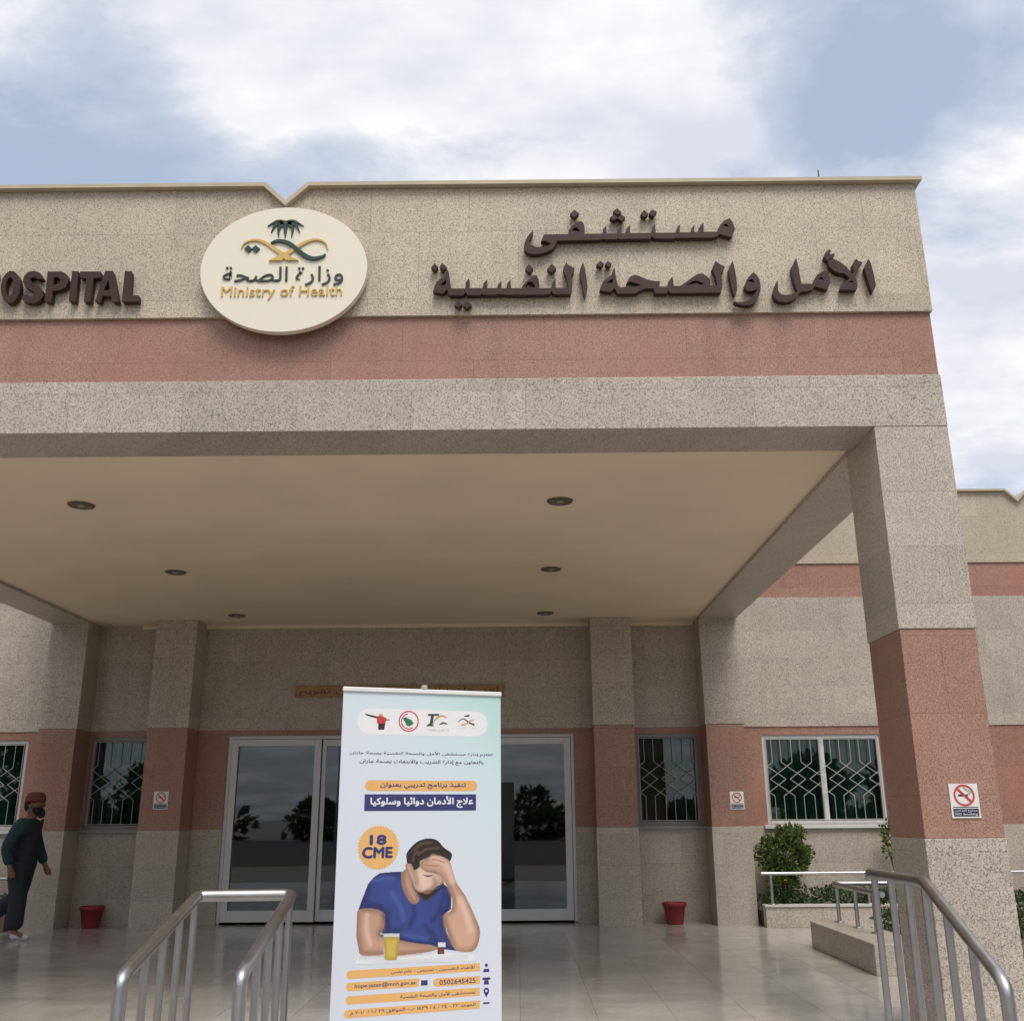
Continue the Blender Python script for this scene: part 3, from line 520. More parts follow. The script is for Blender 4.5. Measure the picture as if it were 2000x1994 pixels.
for r_ in [WIN_R, WIN_L]+FAR: window(r_)
for r_ in (REC_R, REC_L): window(r_, False)
# --- entrance: frame and four glazed leaves
x0, x1, _, z1 = DOOR; yd = YW+.04
b = MB(); b.box(x0, x0+.05, yd, yd+.12, 0.005, z1); b.box(x1-.05, x1, yd, yd+.12, 0.005, z1); b.box(x0+.05, x1-.05, yd, yd+.12, z1-.05, z1)
b.build('entrance_frame', ALU, hosp, bevel=.004)
ed = [x0+.052, -3.03, XC+.09, -.60, x1-.052]
for i, (a, c) in enumerate(zip(ed, ed[1:])):
    yy = yd-.015 if i in (0, 3) else yd+.05; w = .105 if i in (0, 3) else .07
    b = MB(); b.box(a+.004, a+w, yy, yy+.05, .03, z1-.056); b.box(c-w, c-.004, yy, yy+.05, .03, z1-.056)
    b.box(a+w, c-w, yy, yy+.05, z1-.056-.10, z1-.056); b.box(a+w, c-w, yy, yy+.05, .03, .19)
    d = b.build('door', ALU, hosp, bevel=.004)
    p = MB(); p.box(a+w-.01, c-w+.01, yy+.02, yy+.028, .18, z1-.15); p.build('pane', G_DOOR, d)
    if i in (1, 2):
        hx = c-w/2 if i == 1 else a+w/2; h = MB(); h.tube([(hx, yy-.002, .95), (hx, yy-.05, .97), (hx, yy-.05, 1.38), (hx, yy-.002, 1.40)], .012, n=8); h.build('handle', STEEL, d)
# --- ceiling lights
TRIM, REFL, BULB = plain('bronze_trim', (.12,.085,.06), .45), plain('brown_reflector', (.17,.12,.08), .5), plain('unlit_bulb', (.3,.27,.22), .3)
def ceiling_light(x, y, label):
    t = thing('ceiling_light', label, 'ceiling light', (x, y, 4.423), 0, 'recessed ceiling lights under the canopy')
    b = MB(); b.lathe([(.090,-.004),(.094,-.016),(.122,-.014),(.128,-.004),(.128,-.001)], 0, 0, 32); b.build('trim_ring', TRIM, t)
    b = MB(); b.lathe([(.093,-.014),(.06,-.008),(.045,-.004),(.0,-.003)], 0, 0, 32); b.build('reflector', REFL, t)
    b = MB(); b.lathe([(.034,-.005),(.034,-.016),(.02,-.020),(0,-.021)], 0, 0, 20); b.build('bulb', BULB, t)
for side, xx in (('left', XC-2.331), ('right', XC+2.331)):
    for k, yy in enumerate((9.212, 12.003, 14.801)):
        ceiling_light(xx, yy, 'round unlit ceiling light in the %s row, %s' % (side, ('largest and nearest the front beam', 'middle one of its row', 'small, farthest back by the wall pillar')[k]))
# ------------------------------------------------------------------ wall lettering
def mm(pl): return [(p[0]/1000, p[1]/1000) for p in pl]
YLET = YF-.021
def word(parent, shapes):
    b = MB()
    for sh in shapes: b.prism([mm(l) for l in sh], YLET-.065, YLET-.012, 0)
    return b.build('word', BROWN, parent, bevel=.004)
def centre(shapes):
    xs = [p[0]/1000 for sh in shapes for p in sh[0]]; zs = [p[1]/1000 for sh in shapes for p in sh[0]]
    return (min(xs)+max(xs))/2, min(zs)
def lettering(words, label):
    t = thing('wall_lettering', label, 'sign letters', (0,0,0))
    for w in words: word(t, w)
    return t
lettering([D['w1']], 'short raised brown Arabic word on the canopy, the upper line')
lettering([D['w2'], D['w3'], D['w4']], 'long raised brown Arabic line on the canopy, right above the red band')
t = thing('wall_lettering', 'raised brown English capital letters reading HOSPITAL beside the oval sign', 'sign letters', (0,0,0))
for sh in D['hosp']:
    b = MB(); b.prism([mm(l) for l in sh], YLET-.065, YLET-.012, 0); b.build('letter', BROWN, t, bevel=.006)
# ------------------------------------------------------------------ oval sign
ov = [(p[0]/1000, p[1]/1000) for p in D['oval']]; ocx, ocz = (ov[0][0]+ov[1][0])/2, (ov[2][1]+ov[3][1])/2; orx, orz = (ov[1][0]-ov[0][0])/2, (ov[2][1]-ov[3][1])/2
t = thing('oval_sign', 'cream oval sign with a palm emblem and Ministry of Health lettering', 'sign', (0,0,0))
b = MB(); b.prism([[(ocx+orx*math.cos(q), ocz+orz*math.sin(q)) for q in [2*PI*k/96 for k in range(96)]]], YF-.12, YF-.06, 0); b.build('panel', SIGNW, t, bevel=.006)
b = MB(); b.box(ocx-.3, ocx+.3, YF-.0599, YF-.021, ocz-.2, ocz+.2); b.build('mount', DARKM, t)
YE = YF-.121
def emb(mb, pl, dy, m=0): mb.prism([pl], YE-.012-dy, YE+.0008, m)
b = MB()
for f in D['fronds']: emb(b, stroke(mm(f), lambda u: .034*(1-u)**.8*(.55+1.6*u*(1-u)*2), 8), 0)
emb(b, circ(*mm([D['fronds'][3][0]])[0], .020, 16), .001); b.build('palm_emblem', GREEN, t)
b = MB()
for i, f in enumerate(D['gold']): emb(b, stroke(mm(f), lambda u: .004+.034*u**.9, 8), .0015*i)
emb(b, mm(D['goldbase'][0]), .004); b.build('gold_emblem', GOLD, t)
b = MB(); emb(b, stroke(mm(D['green']), lambda u: .036*math.sin(PI*min(1, u*.92+.06))**.7, 8), .005)
for d in D['dia']: emb(b, mm(d), 0)
b.build('green_emblem', GREEN, t)
(ax0, az1), (ax1, az0) = mm(D['bb_ar']); xm = ax0+(ax1-ax0)*.585
for w_, xa, xb, z_ in (('وزارة', xm+.02, ax1, az0), ('الصحة', ax0, xm-.045, az0+.037)): b = MB(); text(b, w_, xa, xb, z_, az1, YE-.010, ar=True, depth=.011); b.build('arabic_word', INK, t)
(ax0, az1), (ax1, az0) = mm(D['bb_en']); b = MB(); text(b, 'Ministry of Health', ax0, ax1, az0, az1, YE-.010, depth=.011); b.build('english_lettering', GOLD, t)
# ------------------------------------------------------------------ gold plaque above the entrance
t = thing('gold_plaque', 'long narrow gold calligraphy plaque above the entrance, half hidden by the banner', 'plaque', (0,0,0))
b = MB(); b.box(-3.47, -.21, YW-.045, YW-.013, 3.285, 3.46, 0); text(b, 'لقد خلقنا الإنسان في أحسن تقويم', -3.40, -.30, 3.305, 3.44, YW-.052, 1, ar=True, depth=.006); b.build('board', [plain('aged_gold_board', (.38,.23,.08), .4, var=.3, scale=12), plain('dark_red_enamel', (.10,.02,.02), .4)], t)
b = MB(); b.prism([[(-3.466,3.289),(-.214,3.289),(-.214,3.456),(-3.466,3.456)], [(-3.45,3.302),(-3.45,3.443),(-.23,3.443),(-.23,3.302)]], YW-.056, YW-.046, 0); b.build('rim', plain('worn_brass', (.30,.19,.07), .4, metal=.5, var=.3), t)
# ------------------------------------------------------------------ lightning rod
t = thing('lightning_rod', 'thin dark metal rod standing on the canopy roof edge', 'rod', (2.664, 7.45, ZT+.05))
b = MB(); b.tube([(0,0,.012),(0,0,.26)], [.009,.005], n=8); b.build('rod', DARKM, t)
b = MB(); b.lathe([(0,.014),(.03,.014),(.035,.0),(0,0)], 0, 0, 12, smooth=False); b.build('foot', DARKM, t)
# ------------------------------------------------------------------ no smoking signs
NSW = plain('white_plate', (.74,.74,.74), .35, var=.02); NSR = plain('red_print', (.55,.05,.05), .4); NSK = plain('navy_print', (.02,.03,.07), .4); NSG = plain('grey_print', (.35,.42,.40), .5)
def no_smoking(x, y, z, w, h, label):
    t = thing('no_smoking_sign', label, 'sign', (x, y, z))
    b = MB(); b.box(-w/2, w/2, -.006, -.0005, 0, h, 0); b.build('plate', NSW, t)
    b = MB(); k = w/.2; cz = h*.66; R = .073*k; y1 = -.0068
    b.flat([circ(0, cz, R, 40), circ(0, cz, R*.82, 40)[::-1]], y1-.0012, 1)
    d = .70710; a = R*.85; o = R*.085
    b.flat([[(-a*d-o, cz+a*d-o), (a*d-o, cz-a*d-o), (a*d+o, cz-a*d+o), (-a*d+o, cz+a*d+o)]], y1-.0009, 1)
    b.flat([[(-.042*k, cz-.008*k), (.026*k, cz-.008*k), (.026*k, cz+.006*k), (-.042*k, cz+.006*k)]], y1, 2)
    b.flat([stroke([(.028*k, cz+.004*k), (.046*k, cz+.022*k), (.02*k, cz+.036*k), (0, cz+.056*k)], lambda u: .014*k, 6)], y1-.0004, 3)
    b.flat([[(-.088*k, h*.30), (.088*k, h*.30), (.088*k, h*.325), (-.088*k, h*.325)]], y1, 2)
    b.flat([[(-.088*k, h*.045), (.088*k, h*.045), (.088*k, h*.27), (-.088*k, h*.27)]], y1, 2)
    text(b, 'ممنوع التدخين', -.078*k, .078*k, h*.165, h*.25, y1-.0006, 0, ar=True, bold=.012); text(b, 'NO Smoking', -.078*k, .078*k, h*.065, h*.145, y1-.0006, 0, bold=.01)
    b.build('print', [NSW, NSR, NSK, NSG], t, recalc=False)
no_smoking(3.109, YF+.007, 1.464, .20, .23, 'no smoking sign on the big front pillar, the largest one')
no_smoking(mir(XC+3.34)-.0, YP+.007, 1.626, .21, .25, 'small no smoking sign on the wall pillar left of the doors')
no_smoking(3.192, YP+.007, 1.569, .20, .25, 'small no smoking sign on the wall pillar beside the barred window')
# ------------------------------------------------------------------ planters, rails, plants
STONE_CAP = plain('stone_coping', (.52,.50,.46), .5, var=.1)
def low_wall(x0, x1, y0, y1, h, label, cap=False):
    t = thing('planter_wall', label, 'low wall', (0,0,0))
    b = MB(); b.box(x0, x1, y0, y1, .0, h-(.03 if cap else 0)); b.build('wall', G_GREY, t, bevel=.006)
    if cap: b = MB(); b.box(x0-.01, x1+.01, y0-.02, y1+.02, h-.029, h); b.build('coping', STONE_CAP, t, bevel=.004)
low_wall(3.44, 3.98, 10.49, 12.70, .285, 'low granite planter wall jutting forward beside the right pillar')
low_wall(3.412, 11.8, 14.80, 14.96, .295, 'low granite planter wall with pale coping under the right barred window', True)
low_wall(mir(3.98), mir(3.44), 10.49, 12.70, .285, 'low granite planter wall jutting forward on the left of the porch')
low_wall(-15.8, mir(3.412), 14.80, 14.96, .295, 'low granite planter wall with pale coping under the left barred window', True)
for nm, x0, x1, y0, y1 in (('soil', 3.43, 11.7, 14.97, YW-.02), ('soil', -15.7, mir(3.43), 14.97, YW-.02), ('soil', 3.99, 11.7, 10.6, 12.7), ('soil', -15.7, mir(3.99), 10.6, 12.7)):
    b = MB(); b.box(x0, x1, y0, y1, .001, .20); struct(b.build(nm, SOIL))
def rail_thing(label, runs, posts, r=.026, group=None, feet=True, pr=None, drop=None):
    t = thing('handrail', label, 'handrail', (0,0,0), 0, group)
    for p in runs: b = MB(); b.tube(p, r, n=14); b.build('rail', STEEL, t)
    for (x, y, z0, z1) in posts:
        b = MB(); b.tube([(x, y, z0+.002), (x, y, z1)], pr or r*.72, n=12)
        p = b.build('post', STEEL, t)
        if feet: b = MB(); b.lathe([(0,z0+.012),(.05,z0+.012),(.056,z0+.006),(.056,z0+.001),(0,z0+.001)], x, y, 18, smooth=False); b.build('base_plate', STEEL, p)
    return t
def arc(p, q, r_, n=5):
    return [tuple(Vector(p).lerp(Vector(q), k/n)) for k in range(n+1)]
def bend(pts, r):
    """round the corners of a path"""
    P = [Vector(p) for p in pts]; o = [P[0]]
    for i in range(1, len(P)-1):
        a, c, d = P[i-1], P[i], P[i+1]; k = min(r, (a-c).length*.45, (d-c).length*.45)
        s, e = c+(a-c).normalized()*k, c+(d-c).normalized()*k
        for j in range(7):
            u = j/6; o.append(s*(1-u)**2+c*2*u*(1-u)+e*u*u)
    return o+[P[-1]]
def gz(y): return 0.0 if y > 6.0 else -.15 if y > 5.6 else -.30 if y > 5.2 else -.45
# U-shaped rail on the steps, left of the banner
def sloped(xa, ya, za, xb, yb, zb, n):
    return [(xa+(xb-xa)*k/(n-1), ya+(yb-ya)*k/(n-1), gz(ya+(yb-ya)*k/(n-1)), za+(zb-za)*k/(n-1)-.01) for k in range(n)]
A, B_, C_, D_ = (-1.945, 6.43, 1.05), (-1.385, 6.47, 1.05), (-1.915, 5.27, .785), (-1.355, 5.33, .785)
t = rail_thing('shiny steel double handrail on the steps left of the banner, joined by a cross bar',
    [bend([(C_[0], C_[1]-.06, gz(5.2)+.01), (C_[0], C_[1]-.06, C_[2]-.03), C_, A, B_, D_, (D_[0], D_[1]-.06, D_[2]-.03), (D_[0], D_[1]-.06, gz(5.26)+.01)], .05)],
    sloped(A[0], A[1]-.05, 1.04, C_[0], C_[1], .785, 5)[:4]+sloped(B_[0], B_[1]-.05, 1.04, D_[0], D_[1], .785, 5)[:4], r=.034, pr=.021)
# rail beside the right pillar
A, B_, C_ = (2.41, 7.27, 1.105), (2.425, 6.36, 1.105), (2.395, 5.44, .715)
B2 = (2.395, 5.40, .42)
t = rail_thing('shiny steel handrail running down the steps in front of the right pillar',
    [bend([A, B_, C_, (C_[0], C_[1]-.05, C_[2]-.05), (C_[0], C_[1]-.05, gz(5.3)+.01)], .05)],
    [(2.411, 7.20, 0, 1.10), (2.415, 6.90, 0, 1.10), (2.42, 6.62, 0, 1.10), (2.424, 6.36, 0, 1.10)]+sloped(B_[0], B_[1], 1.09, C_[0], C_[1], .71, 4)[1:3], r=.034, pr=.023)
# low rails on the planter walls
t = rail_thing('low steel rail with three short posts on the forward planter wall by the right pillar',
    [bend([(5.3, 12.66, .70), (3.74, 12.66, .70), (3.80, 11.15, .685)], .06)],
    [(3.745, 12.55, .285, .69), (3.765, 11.95, .285, .68), (3.785, 11.40, .285, .68), (4.55, 12.66, .20, .70)], r=.03, pr=.022)
t = rail_thing('low steel rail on the forward planter wall left of the porch',
    [bend([(mir(5.3), 12.66, .70), (mir(3.74), 12.66, .70), (mir(3.80), 11.15, .685)], .06)],
    [(mir(3.745), 12.55, .285, .69), (mir(3.765), 11.95, .285, .68), (mir(3.785), 11.40, .285, .68), (mir(4.55), 12.66, .20, .70)], r=.03, pr=.022)
for f, lab in ((lambda x: x, 'long low steel rail on the back planter wall under the right barred window'), (mir, 'long low steel rail on the back planter wall behind the walking man')):
    rail_thing(lab, [[(f(3.40), 14.87, .70), (f(11.6), 14.87, .70)]], [(f(3.53+1.35*k), 14.87, .295, .69) for k in range(6)], r=.024, pr=.02)
# foliage made of many small bent leaves
def leaves(mb, n, cx, cy, cz, rx, ry, rz, s, seed=0, shell=.45, m=0, flat=1.0):
    rnd = random.Random(seed)
    lumps = [Vector((rnd.uniform(-1,1), rnd.uniform(-1,1), rnd.uniform(-1,1))) for _ in range(9)]
    for _ in range(n):
        while True:
            p = Vector((rnd.uniform(-1,1), rnd.uniform(-1,1), rnd.uniform(-1,1))); L = p.length
            lim = .78+.34*noise.noise(p.normalized()*2.2+Vector((seed*1.7, 0, 0))) if L > .01 else 1
            if L < lim and (L > shell*lim or rnd.random() < .25): break
        c = Vector((cx+p.x*rx, cy+p.y*ry, cz+p.z*rz))
        d = (p.normalized()+Vector((rnd.gauss(0,.6), rnd.gauss(0,.6), rnd.gauss(.25,.5)))).normalized()
        side = d.cross(Vector((rnd.gauss(0,1), rnd.gauss(0,1), rnd.gauss(0,1)))).normalized(); nr = side.cross(d)
        l = s*rnd.uniform(.6, 1.3); w = l*.34
        mb.add([c, c+d*l*.5+side*w, c+d*l-nr*l*.18, c+d*l*.5-side*w], [(0,1,2,3)], m)
def bush(name, label, cat, x, y, z0, spec, stems, leaf=LEAF, s=.06, group=None):
    t = thing(name, label, cat, (x, y, z0), 0, group)
    b = MB()
    for i, (n, cx, cy, cz, rx, ry, rz) in enumerate(spec): leaves(b, n, cx, cy, cz, rx, ry, rz, s, seed=int(abs(x)*31)+i)
    b.build('foliage', leaf, t, recalc=False)
    b = MB(); rnd = random.Random(int(abs(x)*7))
    for k in range(stems):
        q = 2*PI*k/stems; top = spec[0][3]
        b.tube([(.02*math.cos(q), .02*math.sin(q), 0), (.06*math.cos(q), .06*math.sin(q), top*.5), (.2*math.cos(q)*rnd.random(), .15*math.sin(q), top)], [.018,.014,.006], n=6)
    b.build('stems', BARK, t)
bush('round_bush', 'rounded green leafy bush below the right barred window', 'bush', 3.84, 15.28, .20, [(2300, 0,0,.72, .44,.28,.38), (350, .12,0,1.02,.26,.2,.16), (450, -.05,0,.35,.26,.2,.25)], 6)
bush('round_bush', 'sparse light green bush peeping out behind the right pillar', 'bush', 5.50, 15.3, .20, [(420, 0,0,.92, .26,.20,.36)], 5)
bush('round_bush', 'green leafy bush left of the porch behind the planter wall', 'bush', mir(4.6), 15.28, .20, [(1800, 0,0,.72, .42,.30,.42)], 5)
def hedge(label_kind, x0, x1, y0, y1, z0, h, n, seed):
    b = MB(); rnd = random.Random(seed)
    for k in range(n):
        cx, cy = rnd.uniform(x0, x1), rnd.uniform(y0, y1); hh = h*rnd.uniform(.55, 1.1)
        leaves(b, 60, cx, cy, z0+hh*.5, .20, .16, hh*.55, .055, seed*100+k, shell=.2)
    return tag(b.build('low_ground_cover', LEAF2, recalc=False), label_kind, 'ground cover', kind='stuff')
hedge('low green ground cover along the wall under the right barred window', 3.55, 9.5, 15.02, 15.5, .18, .34, 120, 3)
hedge('green ground cover planted behind the forward planter wall on the right', 4.1, 8.5, 10.9, 12.5, .18, .42, 150, 5)
hedge('low green ground cover along the wall left of the porch', -13, mir(3.6), 15.02, 15.5, .18, .34, 90, 8)
# flower pots
RED = plain('red_plastic', (.27,.028,.036), .5, var=.12)
def pot(x, y, label):
    t = thing('flower_pot', label, 'flower pot', (x, y, 0))
    b = MB(); b.lathe([(0,.001),(.115,.001),(.120,.01),(.155,.235),(.172,.237),(.178,.285),(.172,.292),(.160,.290),(.157,.24)], 0, 0, 36); b.build('body', RED, t)
    b = MB(); b.lathe([(.158,.235),(.08,.245),(0,.25)], 0, 0, 24); b.build('potting_soil', SOIL, t)
pot(2.235, 15.40, 'red plastic flower pot against the wall right of the doors')
pot(-6.19, 15.42, 'red plastic flower pot against the wall left of the doors')
# ------------------------------------------------------------------ roll-up banner
BW = D['bw']; bd = {k: mm(v) for k, v in D['b'].items()}
bx, by = -1.081, 6.2; bang = math.atan2(6.56-6.2, -.108+1.081)
t = thing('roll_up_banner', 'tall roll-up banner with Arabic print and a printed picture of a troubled man', 'banner', (bx, by, 0), bang)
b = MB(); HB = 2.272
def cols(n): return n
PC = [('banner_base', None), ('white_print', (.82,.82,.84)), ('navy', (.045,.045,.17)), ('orange', (.78,.45,.16)), ('skin', (.62,.37,.26)), ('skin_shade', (.42,.22,.15)), ('shirt_blue', (.035,.06,.24)),
      ('hair', (.035,.022,.018)), ('red', (.55,.05,.05)), ('green', (.03,.17,.09)), ('goldp', (.55,.38,.12)), ('juice', (.62,.48,.10)), ('pale', (.66,.70,.80)), ('plum', (.10,.05,.16)), ('bottle', (.20,.05,.04)), ('skin_light', (.72,.47,.36)), ('shirt_dark', (.022,.035,.15)), ('shirt_light', (.06,.095,.32)), ('hair_light', (.085,.055,.045)), ('inkgreen', (.03,.07,.07))]
m = mat('banner_print_base'); N = NT(m); tcx = N.n('ShaderNodeTexCoord').outputs['Object']; sp_ = N.n('ShaderNodeSeparateXYZ', {0: tcx})
gx = N.math('ADD', N.math('MULTIPLY', sp_.outputs[0], .30), N.math('MULTIPLY', sp_.outputs[2], .30))
cc = N.ramp(gx, [(.30, (.66,.70,.80)), (.60, (.68,.74,.82)), (.82, (.62,.76,.80)), (1.0, (.45,.70,.66))])
N.t.nodes  # printed wash: pale blue with a teal corner
N.out(N.n('ShaderNodeBsdfPrincipled', {'Base Color': cc, 'Roughness': .42}).outputs[0])
PM = [m]+[plain('print_'+n_, c_, .42, var=(.16 if n_[:4] in ('skin','shir','hair') else .04), scale=14) for n_, c_ in PC[1:]]
PI_ = {n_: i for i, (n_, _) in enumerate(PC)}
b.box(.004, BW-.004, -.0008, .0008, .06, HB-.028, 0)
E0 = .0004
def pr(poly, lay, mname, sm=0):
    pl = [tuple(p) for p in (spline(list(poly)+[poly[0]], sm)[:-1] if sm else poly)]
    b.flat([pl], -.0008-E0*lay, PI_[mname])
def tx(s, k, lay, mname, ar=True, bold=.02):
    (xa, za), (xb, zb) = bd[k]; text(b, s, min(xa,xb), max(xa,xb), min(za,zb), max(za,zb), -.0008-E0*lay, PI_[mname], ar=ar, bold=bold)
def bbox(k): p = bd[k]; return min(q[0] for q in p), max(q[0] for q in p), min(q[1] for q in p), max(q[1] for q in p)
x0, x1, z0, z1 = bbox('pill'); pr(pill(x0, x1, z0, z1, 14), 1, 'white_print')
pr(bd['man_arm'], 2, 'hair'); pr(bd['man_torso'], 3, 'red'); pr(bd['man_legs'], 2, 'hair'); pr(bd['man_head'], 3, 'skin')
(rx_, rz_), (rx2, _) = bd['ring']; R_ = rx2-rx_
b.flat([circ(rx_, rz_, R_, 40), circ(rx_, rz_, R_*.88, 40)[::-1]], -.0008-E0*2, PI_['red'])
b.flat([circ(rx_, rz_, R_*.76, 24, PI*.55, PI*1.75)+circ(rx_, rz_, R_*.66, 24, PI*.55, PI*1.75)[::-1]], -.0008-E0*2, PI_['red'])
pr(bd['map'], 3, 'green'); pr(bd['T'], 2, 'inkgreen')
b.flat([stroke(bd['Tgold'], lambda u: .010*math.sin(PI*min(1, .1+u*.85)))], -.0008-E0*3, PI_['goldp']); b.flat([stroke(bd['Tleaf'], lambda u: .012*math.sin(PI*u))], -.0008-E0*2, PI_['green'])
(xa, za), (xb, zb) = bd['Tline']; text(b, 'إدارة التدريب والابتعاث', xa, xb, zb-.012, zb+.010, -.0008-E0*2, PI_['goldp'], ar=True)
pr(bd['e_palm'], 2, 'inkgreen'); b.flat([stroke(bd['e_gold'], lambda u: .003+.008*u)], -.0008-E0*2, PI_['inkgreen']); b.flat([stroke(bd['e_green'], lambda u: .003+.008*u)], -.0008-E0*3, PI_['goldp']); tx('وزارة الصحة', 'e_text', 2, 'pale')
tx('تعتزم إدارة مستشفى الأمل والصحة النفسية بصحة جازان', 't1', 1, 'plum'); tx('بالتعاون مع إدارة التدريب والابتعاث بصحة جازان', 't2', 1, 'plum')
x0, x1, z0, z1 = bbox('opill'); pr(pill(x0, x1, z0, z1, 10), 1, 'orange'); tx('تنفيذ برنامج تدريبي بعنوان', 't3', 2, 'navy')
x0, x1, z0, z1 = bbox('navy'); pr([(x0,z0),(x1,z0),(x1,z1),(x0,z1)], 1, 'navy'); tx('علاج الأدمان دوائيا وسلوكيا', 't4', 2, 'white_print', bold=.03)
(cx_, cz_), (cx2, _) = bd['badge']; R_ = cx2-cx_
b.flat([[(cx_+R_*(1.0 if k % 2 else .92)*math.cos(2*PI*k/88), cz_+R_*(1.0 if k % 2 else .92)*math.sin(2*PI*k/88)) for k in range(88)]], -.0008-E0, PI_['orange'])
tx('18', 'n18', 2, 'navy', ar=False, bold=.045); tx('CME', 'cme', 2, 'navy', ar=False, bold=.045)
PICTURE = True
(xa, za), (xb, zb) = bd['c1']; hh = .040
for k, s_, key, lat in (('c1', 'الأطباء النفسيين - تمريض - علم نفس', 'x1', 0), ('c2a', '0502645425', 'x2', 1), ('c2b', 'hope-jazan@moh.gov.sa', 'x2b', 1), ('c3', 'بمستشفى الأمل والصحة النفسية', 'x3', 0), ('c4', 'الموعد ٢٢ - ٢٤ / ٤ / ١٤٣٩ هـ - الموافق ٢٩ / ١ / ٢٠١٨ م', 'x4', 0)):
    (xa, za), (xb, zb) = bd[k]; zc_ = (za+zb)/2; pr(pill(xa, xb, zc_-.022, zc_+.022, 10, True, False), 1, 'orange')
    (ta, _), (tb, _) = bd[key]; text(b, s_, min(ta,tb), max(ta,tb), zc_-.013, zc_+.013, -.0008-E0*2, PI_['navy'], ar=not lat, bold=.01)
ic = lambda k: bd[k][0]
x, z = ic('i1'); pr(circ(x, z+.016, .010, 16), 1, 'navy'); pr([(x-.02,z-.022),(x+.02,z-.022),(x+.016,z-.004),(x-.016,z-.004)], 1, 'navy')
x, z = ic('i2'); pr([(x-.018,z-.018),(x+.018,z-.018),(x+.012,z+.006),(x-.012,z+.006)], 1, 'navy'); pr(pill(x-.026, x+.026, z+.007, z+.021, 6), 1, 'navy')
x, z = ic('i3'); b.flat([[(x, z-.03)]+[(x+.018*math.cos(q), z+.006+.018*math.sin(q)) for q in [PI*(-.15+1.3*k/14) for k in range(15)]], circ(x, z+.006, .007, 12)[::-1]], -.0008-E0, PI_['navy'])
x, z = ic('i4'); pr([(x-.02,z-.018),(x+.02,z-.018),(x+.02,z+.006),(x-.02,z+.006)], 1, 'pale'); pr([(x-.02,z+.007),(x+.02,z+.007),(x+.02,z+.017),(x-.02,z+.017)], 1, 'navy')
x, z = ic('i5'); pr([(x-.02,z-.014),(x+.02,z-.014),(x+.02,z+.014),(x-.02,z+.014)], 1, 'navy')
SHEET = b.build('banner_sheet', PM, t, recalc=False)
# the printed photograph of the man: a fine raster of ink dots laid on the sheet
import numpy as np
PR = .0024; px0, px1, pz0, pz1 = .14, .905, .655, 1.385
gxs = np.arange(px0, px1, PR); gzs = np.arange(pz0, pz1, PR); GX, GZ = np.meshgrid(gxs, gzs)
IMG = np.zeros(GX.shape+(3,)); COV = np.zeros(GX.shape, bool)
NZ = np.zeros(GX.shape)
rs = np.random.RandomState(3)
for fx, am in ((18, .5), (37, .3), (80, .2)):
    for _ in range(7):
        q = rs.uniform(0, 2*PI); NZ += am/7*np.sin(fx*(GX*math.cos(q)+GZ*math.sin(q))+rs.uniform(0, 6.3))
def dist(poly, closed=True):
    P = np.array([tuple(p) for p in poly]); Q = np.roll(P, -1, 0)
    if not closed: P, Q = P[:-1], Q[:-1]
    D_ = np.full(GX.shape, 9.0)
    for (ax, az_), (cx, cz) in zip(P, Q):
        ex, ez = cx-ax, cz-az_; L = ex*ex+ez*ez+1e-12
        t_ = np.clip(((GX-ax)*ex+(GZ-az_)*ez)/L, 0, 1); D_ = np.minimum(D_, np.hypot(GX-ax-t_*ex, GZ-az_-t_*ez))
    return D_
def inside(poly):
    P = [tuple(p) for p in poly]; M = np.zeros(GX.shape, bool)
    for (ax, az_), (cx, cz) in zip(P, P[1:]+P[:1]):
        if az_ == cz: continue
        c_ = ((az_ > GZ) != (cz > GZ)) & (GX < (cx-ax)*(GZ-az_)/(cz-az_)+ax); M ^= c_
    return M
def ink(key, col, w=.03, edge=.6, noise_=.10, smooth_=4, light=0.0, soft=0.0):
    poly = spline(list(bd[key])+[bd[key][0]], smooth_)[:-1] if smooth_ else bd[key]
    M = inside(poly); d = dist(poly); u = np.clip(d/w, 0, 1); sh = edge+(1-edge)*u*u*(3-2*u)
    sh = sh*(1+noise_*NZ)*(1+light*((GX-px0)/(px1-px0)-.5))
    c_ = np.array(col)[None, None]*sh[..., None]
    al = np.clip(d/soft, 0, 1)[..., None] if soft else np.ones(GX.shape+(1,))
    IMG[M] = (IMG*(1-al)+c_*al)[M]
    COV[M] = True
def brush(key, col, w, a_=1.0):
    pl = spline(bd[key], 6); d = dist(pl, False); al = a_*np.clip(1-(d/w)**2, 0, 1)**1.5; M = (al > 0) & COV
    IMG[M] = (IMG*(1-al[..., None])+np.array(col)*al[..., None])[M]
SKN, SKD, SKL = (.60,.36,.26), (.34,.17,.115), (.78,.55,.45); SHB, SHD, SHL = (.040,.065,.25), (.015,.024,.10), (.085,.125,.38); HR, HRL = (.030,.020,.017), (.12,.08,.06)
ink('table', (.80,.81,.84), .05, .95, .02, 0)
ink('shirt', SHB, .055, .55, .22, 0, -.15)
ink('neck', SKN, .05, .5, .08)
ink('larm', SKN, .050, .62, .07, light=.25); ink('ear', SKN, .02, .6); ink('face', SKL, .07, .62, .05, light=-.5)
for k in bd:
    if k.startswith('sh_'):
        c_ = k[3:].rsplit('_', 1)[0]; brush(k, dict(skin_shade=SKD, skin_light=SKL, shirt_dark=SHD, shirt_light=SHL, hair_light=HRL, pale=(.60,.63,.72))[c_], .022, .55) if not c_.startswith('hair') else None
ink('beard', HR, .02, 1.6, .25, soft=.014); ink('mouth', (.30,.12,.09), .01, .8); ink('eye', HR, .01, .8); ink('brow', HR, .01, .9, soft=.004)
ink('hair', HR, .03, 1.35, .30, soft=.006)
for k in bd:
    if k.startswith('sh_hair'): brush(k, HRL, .012, .8)
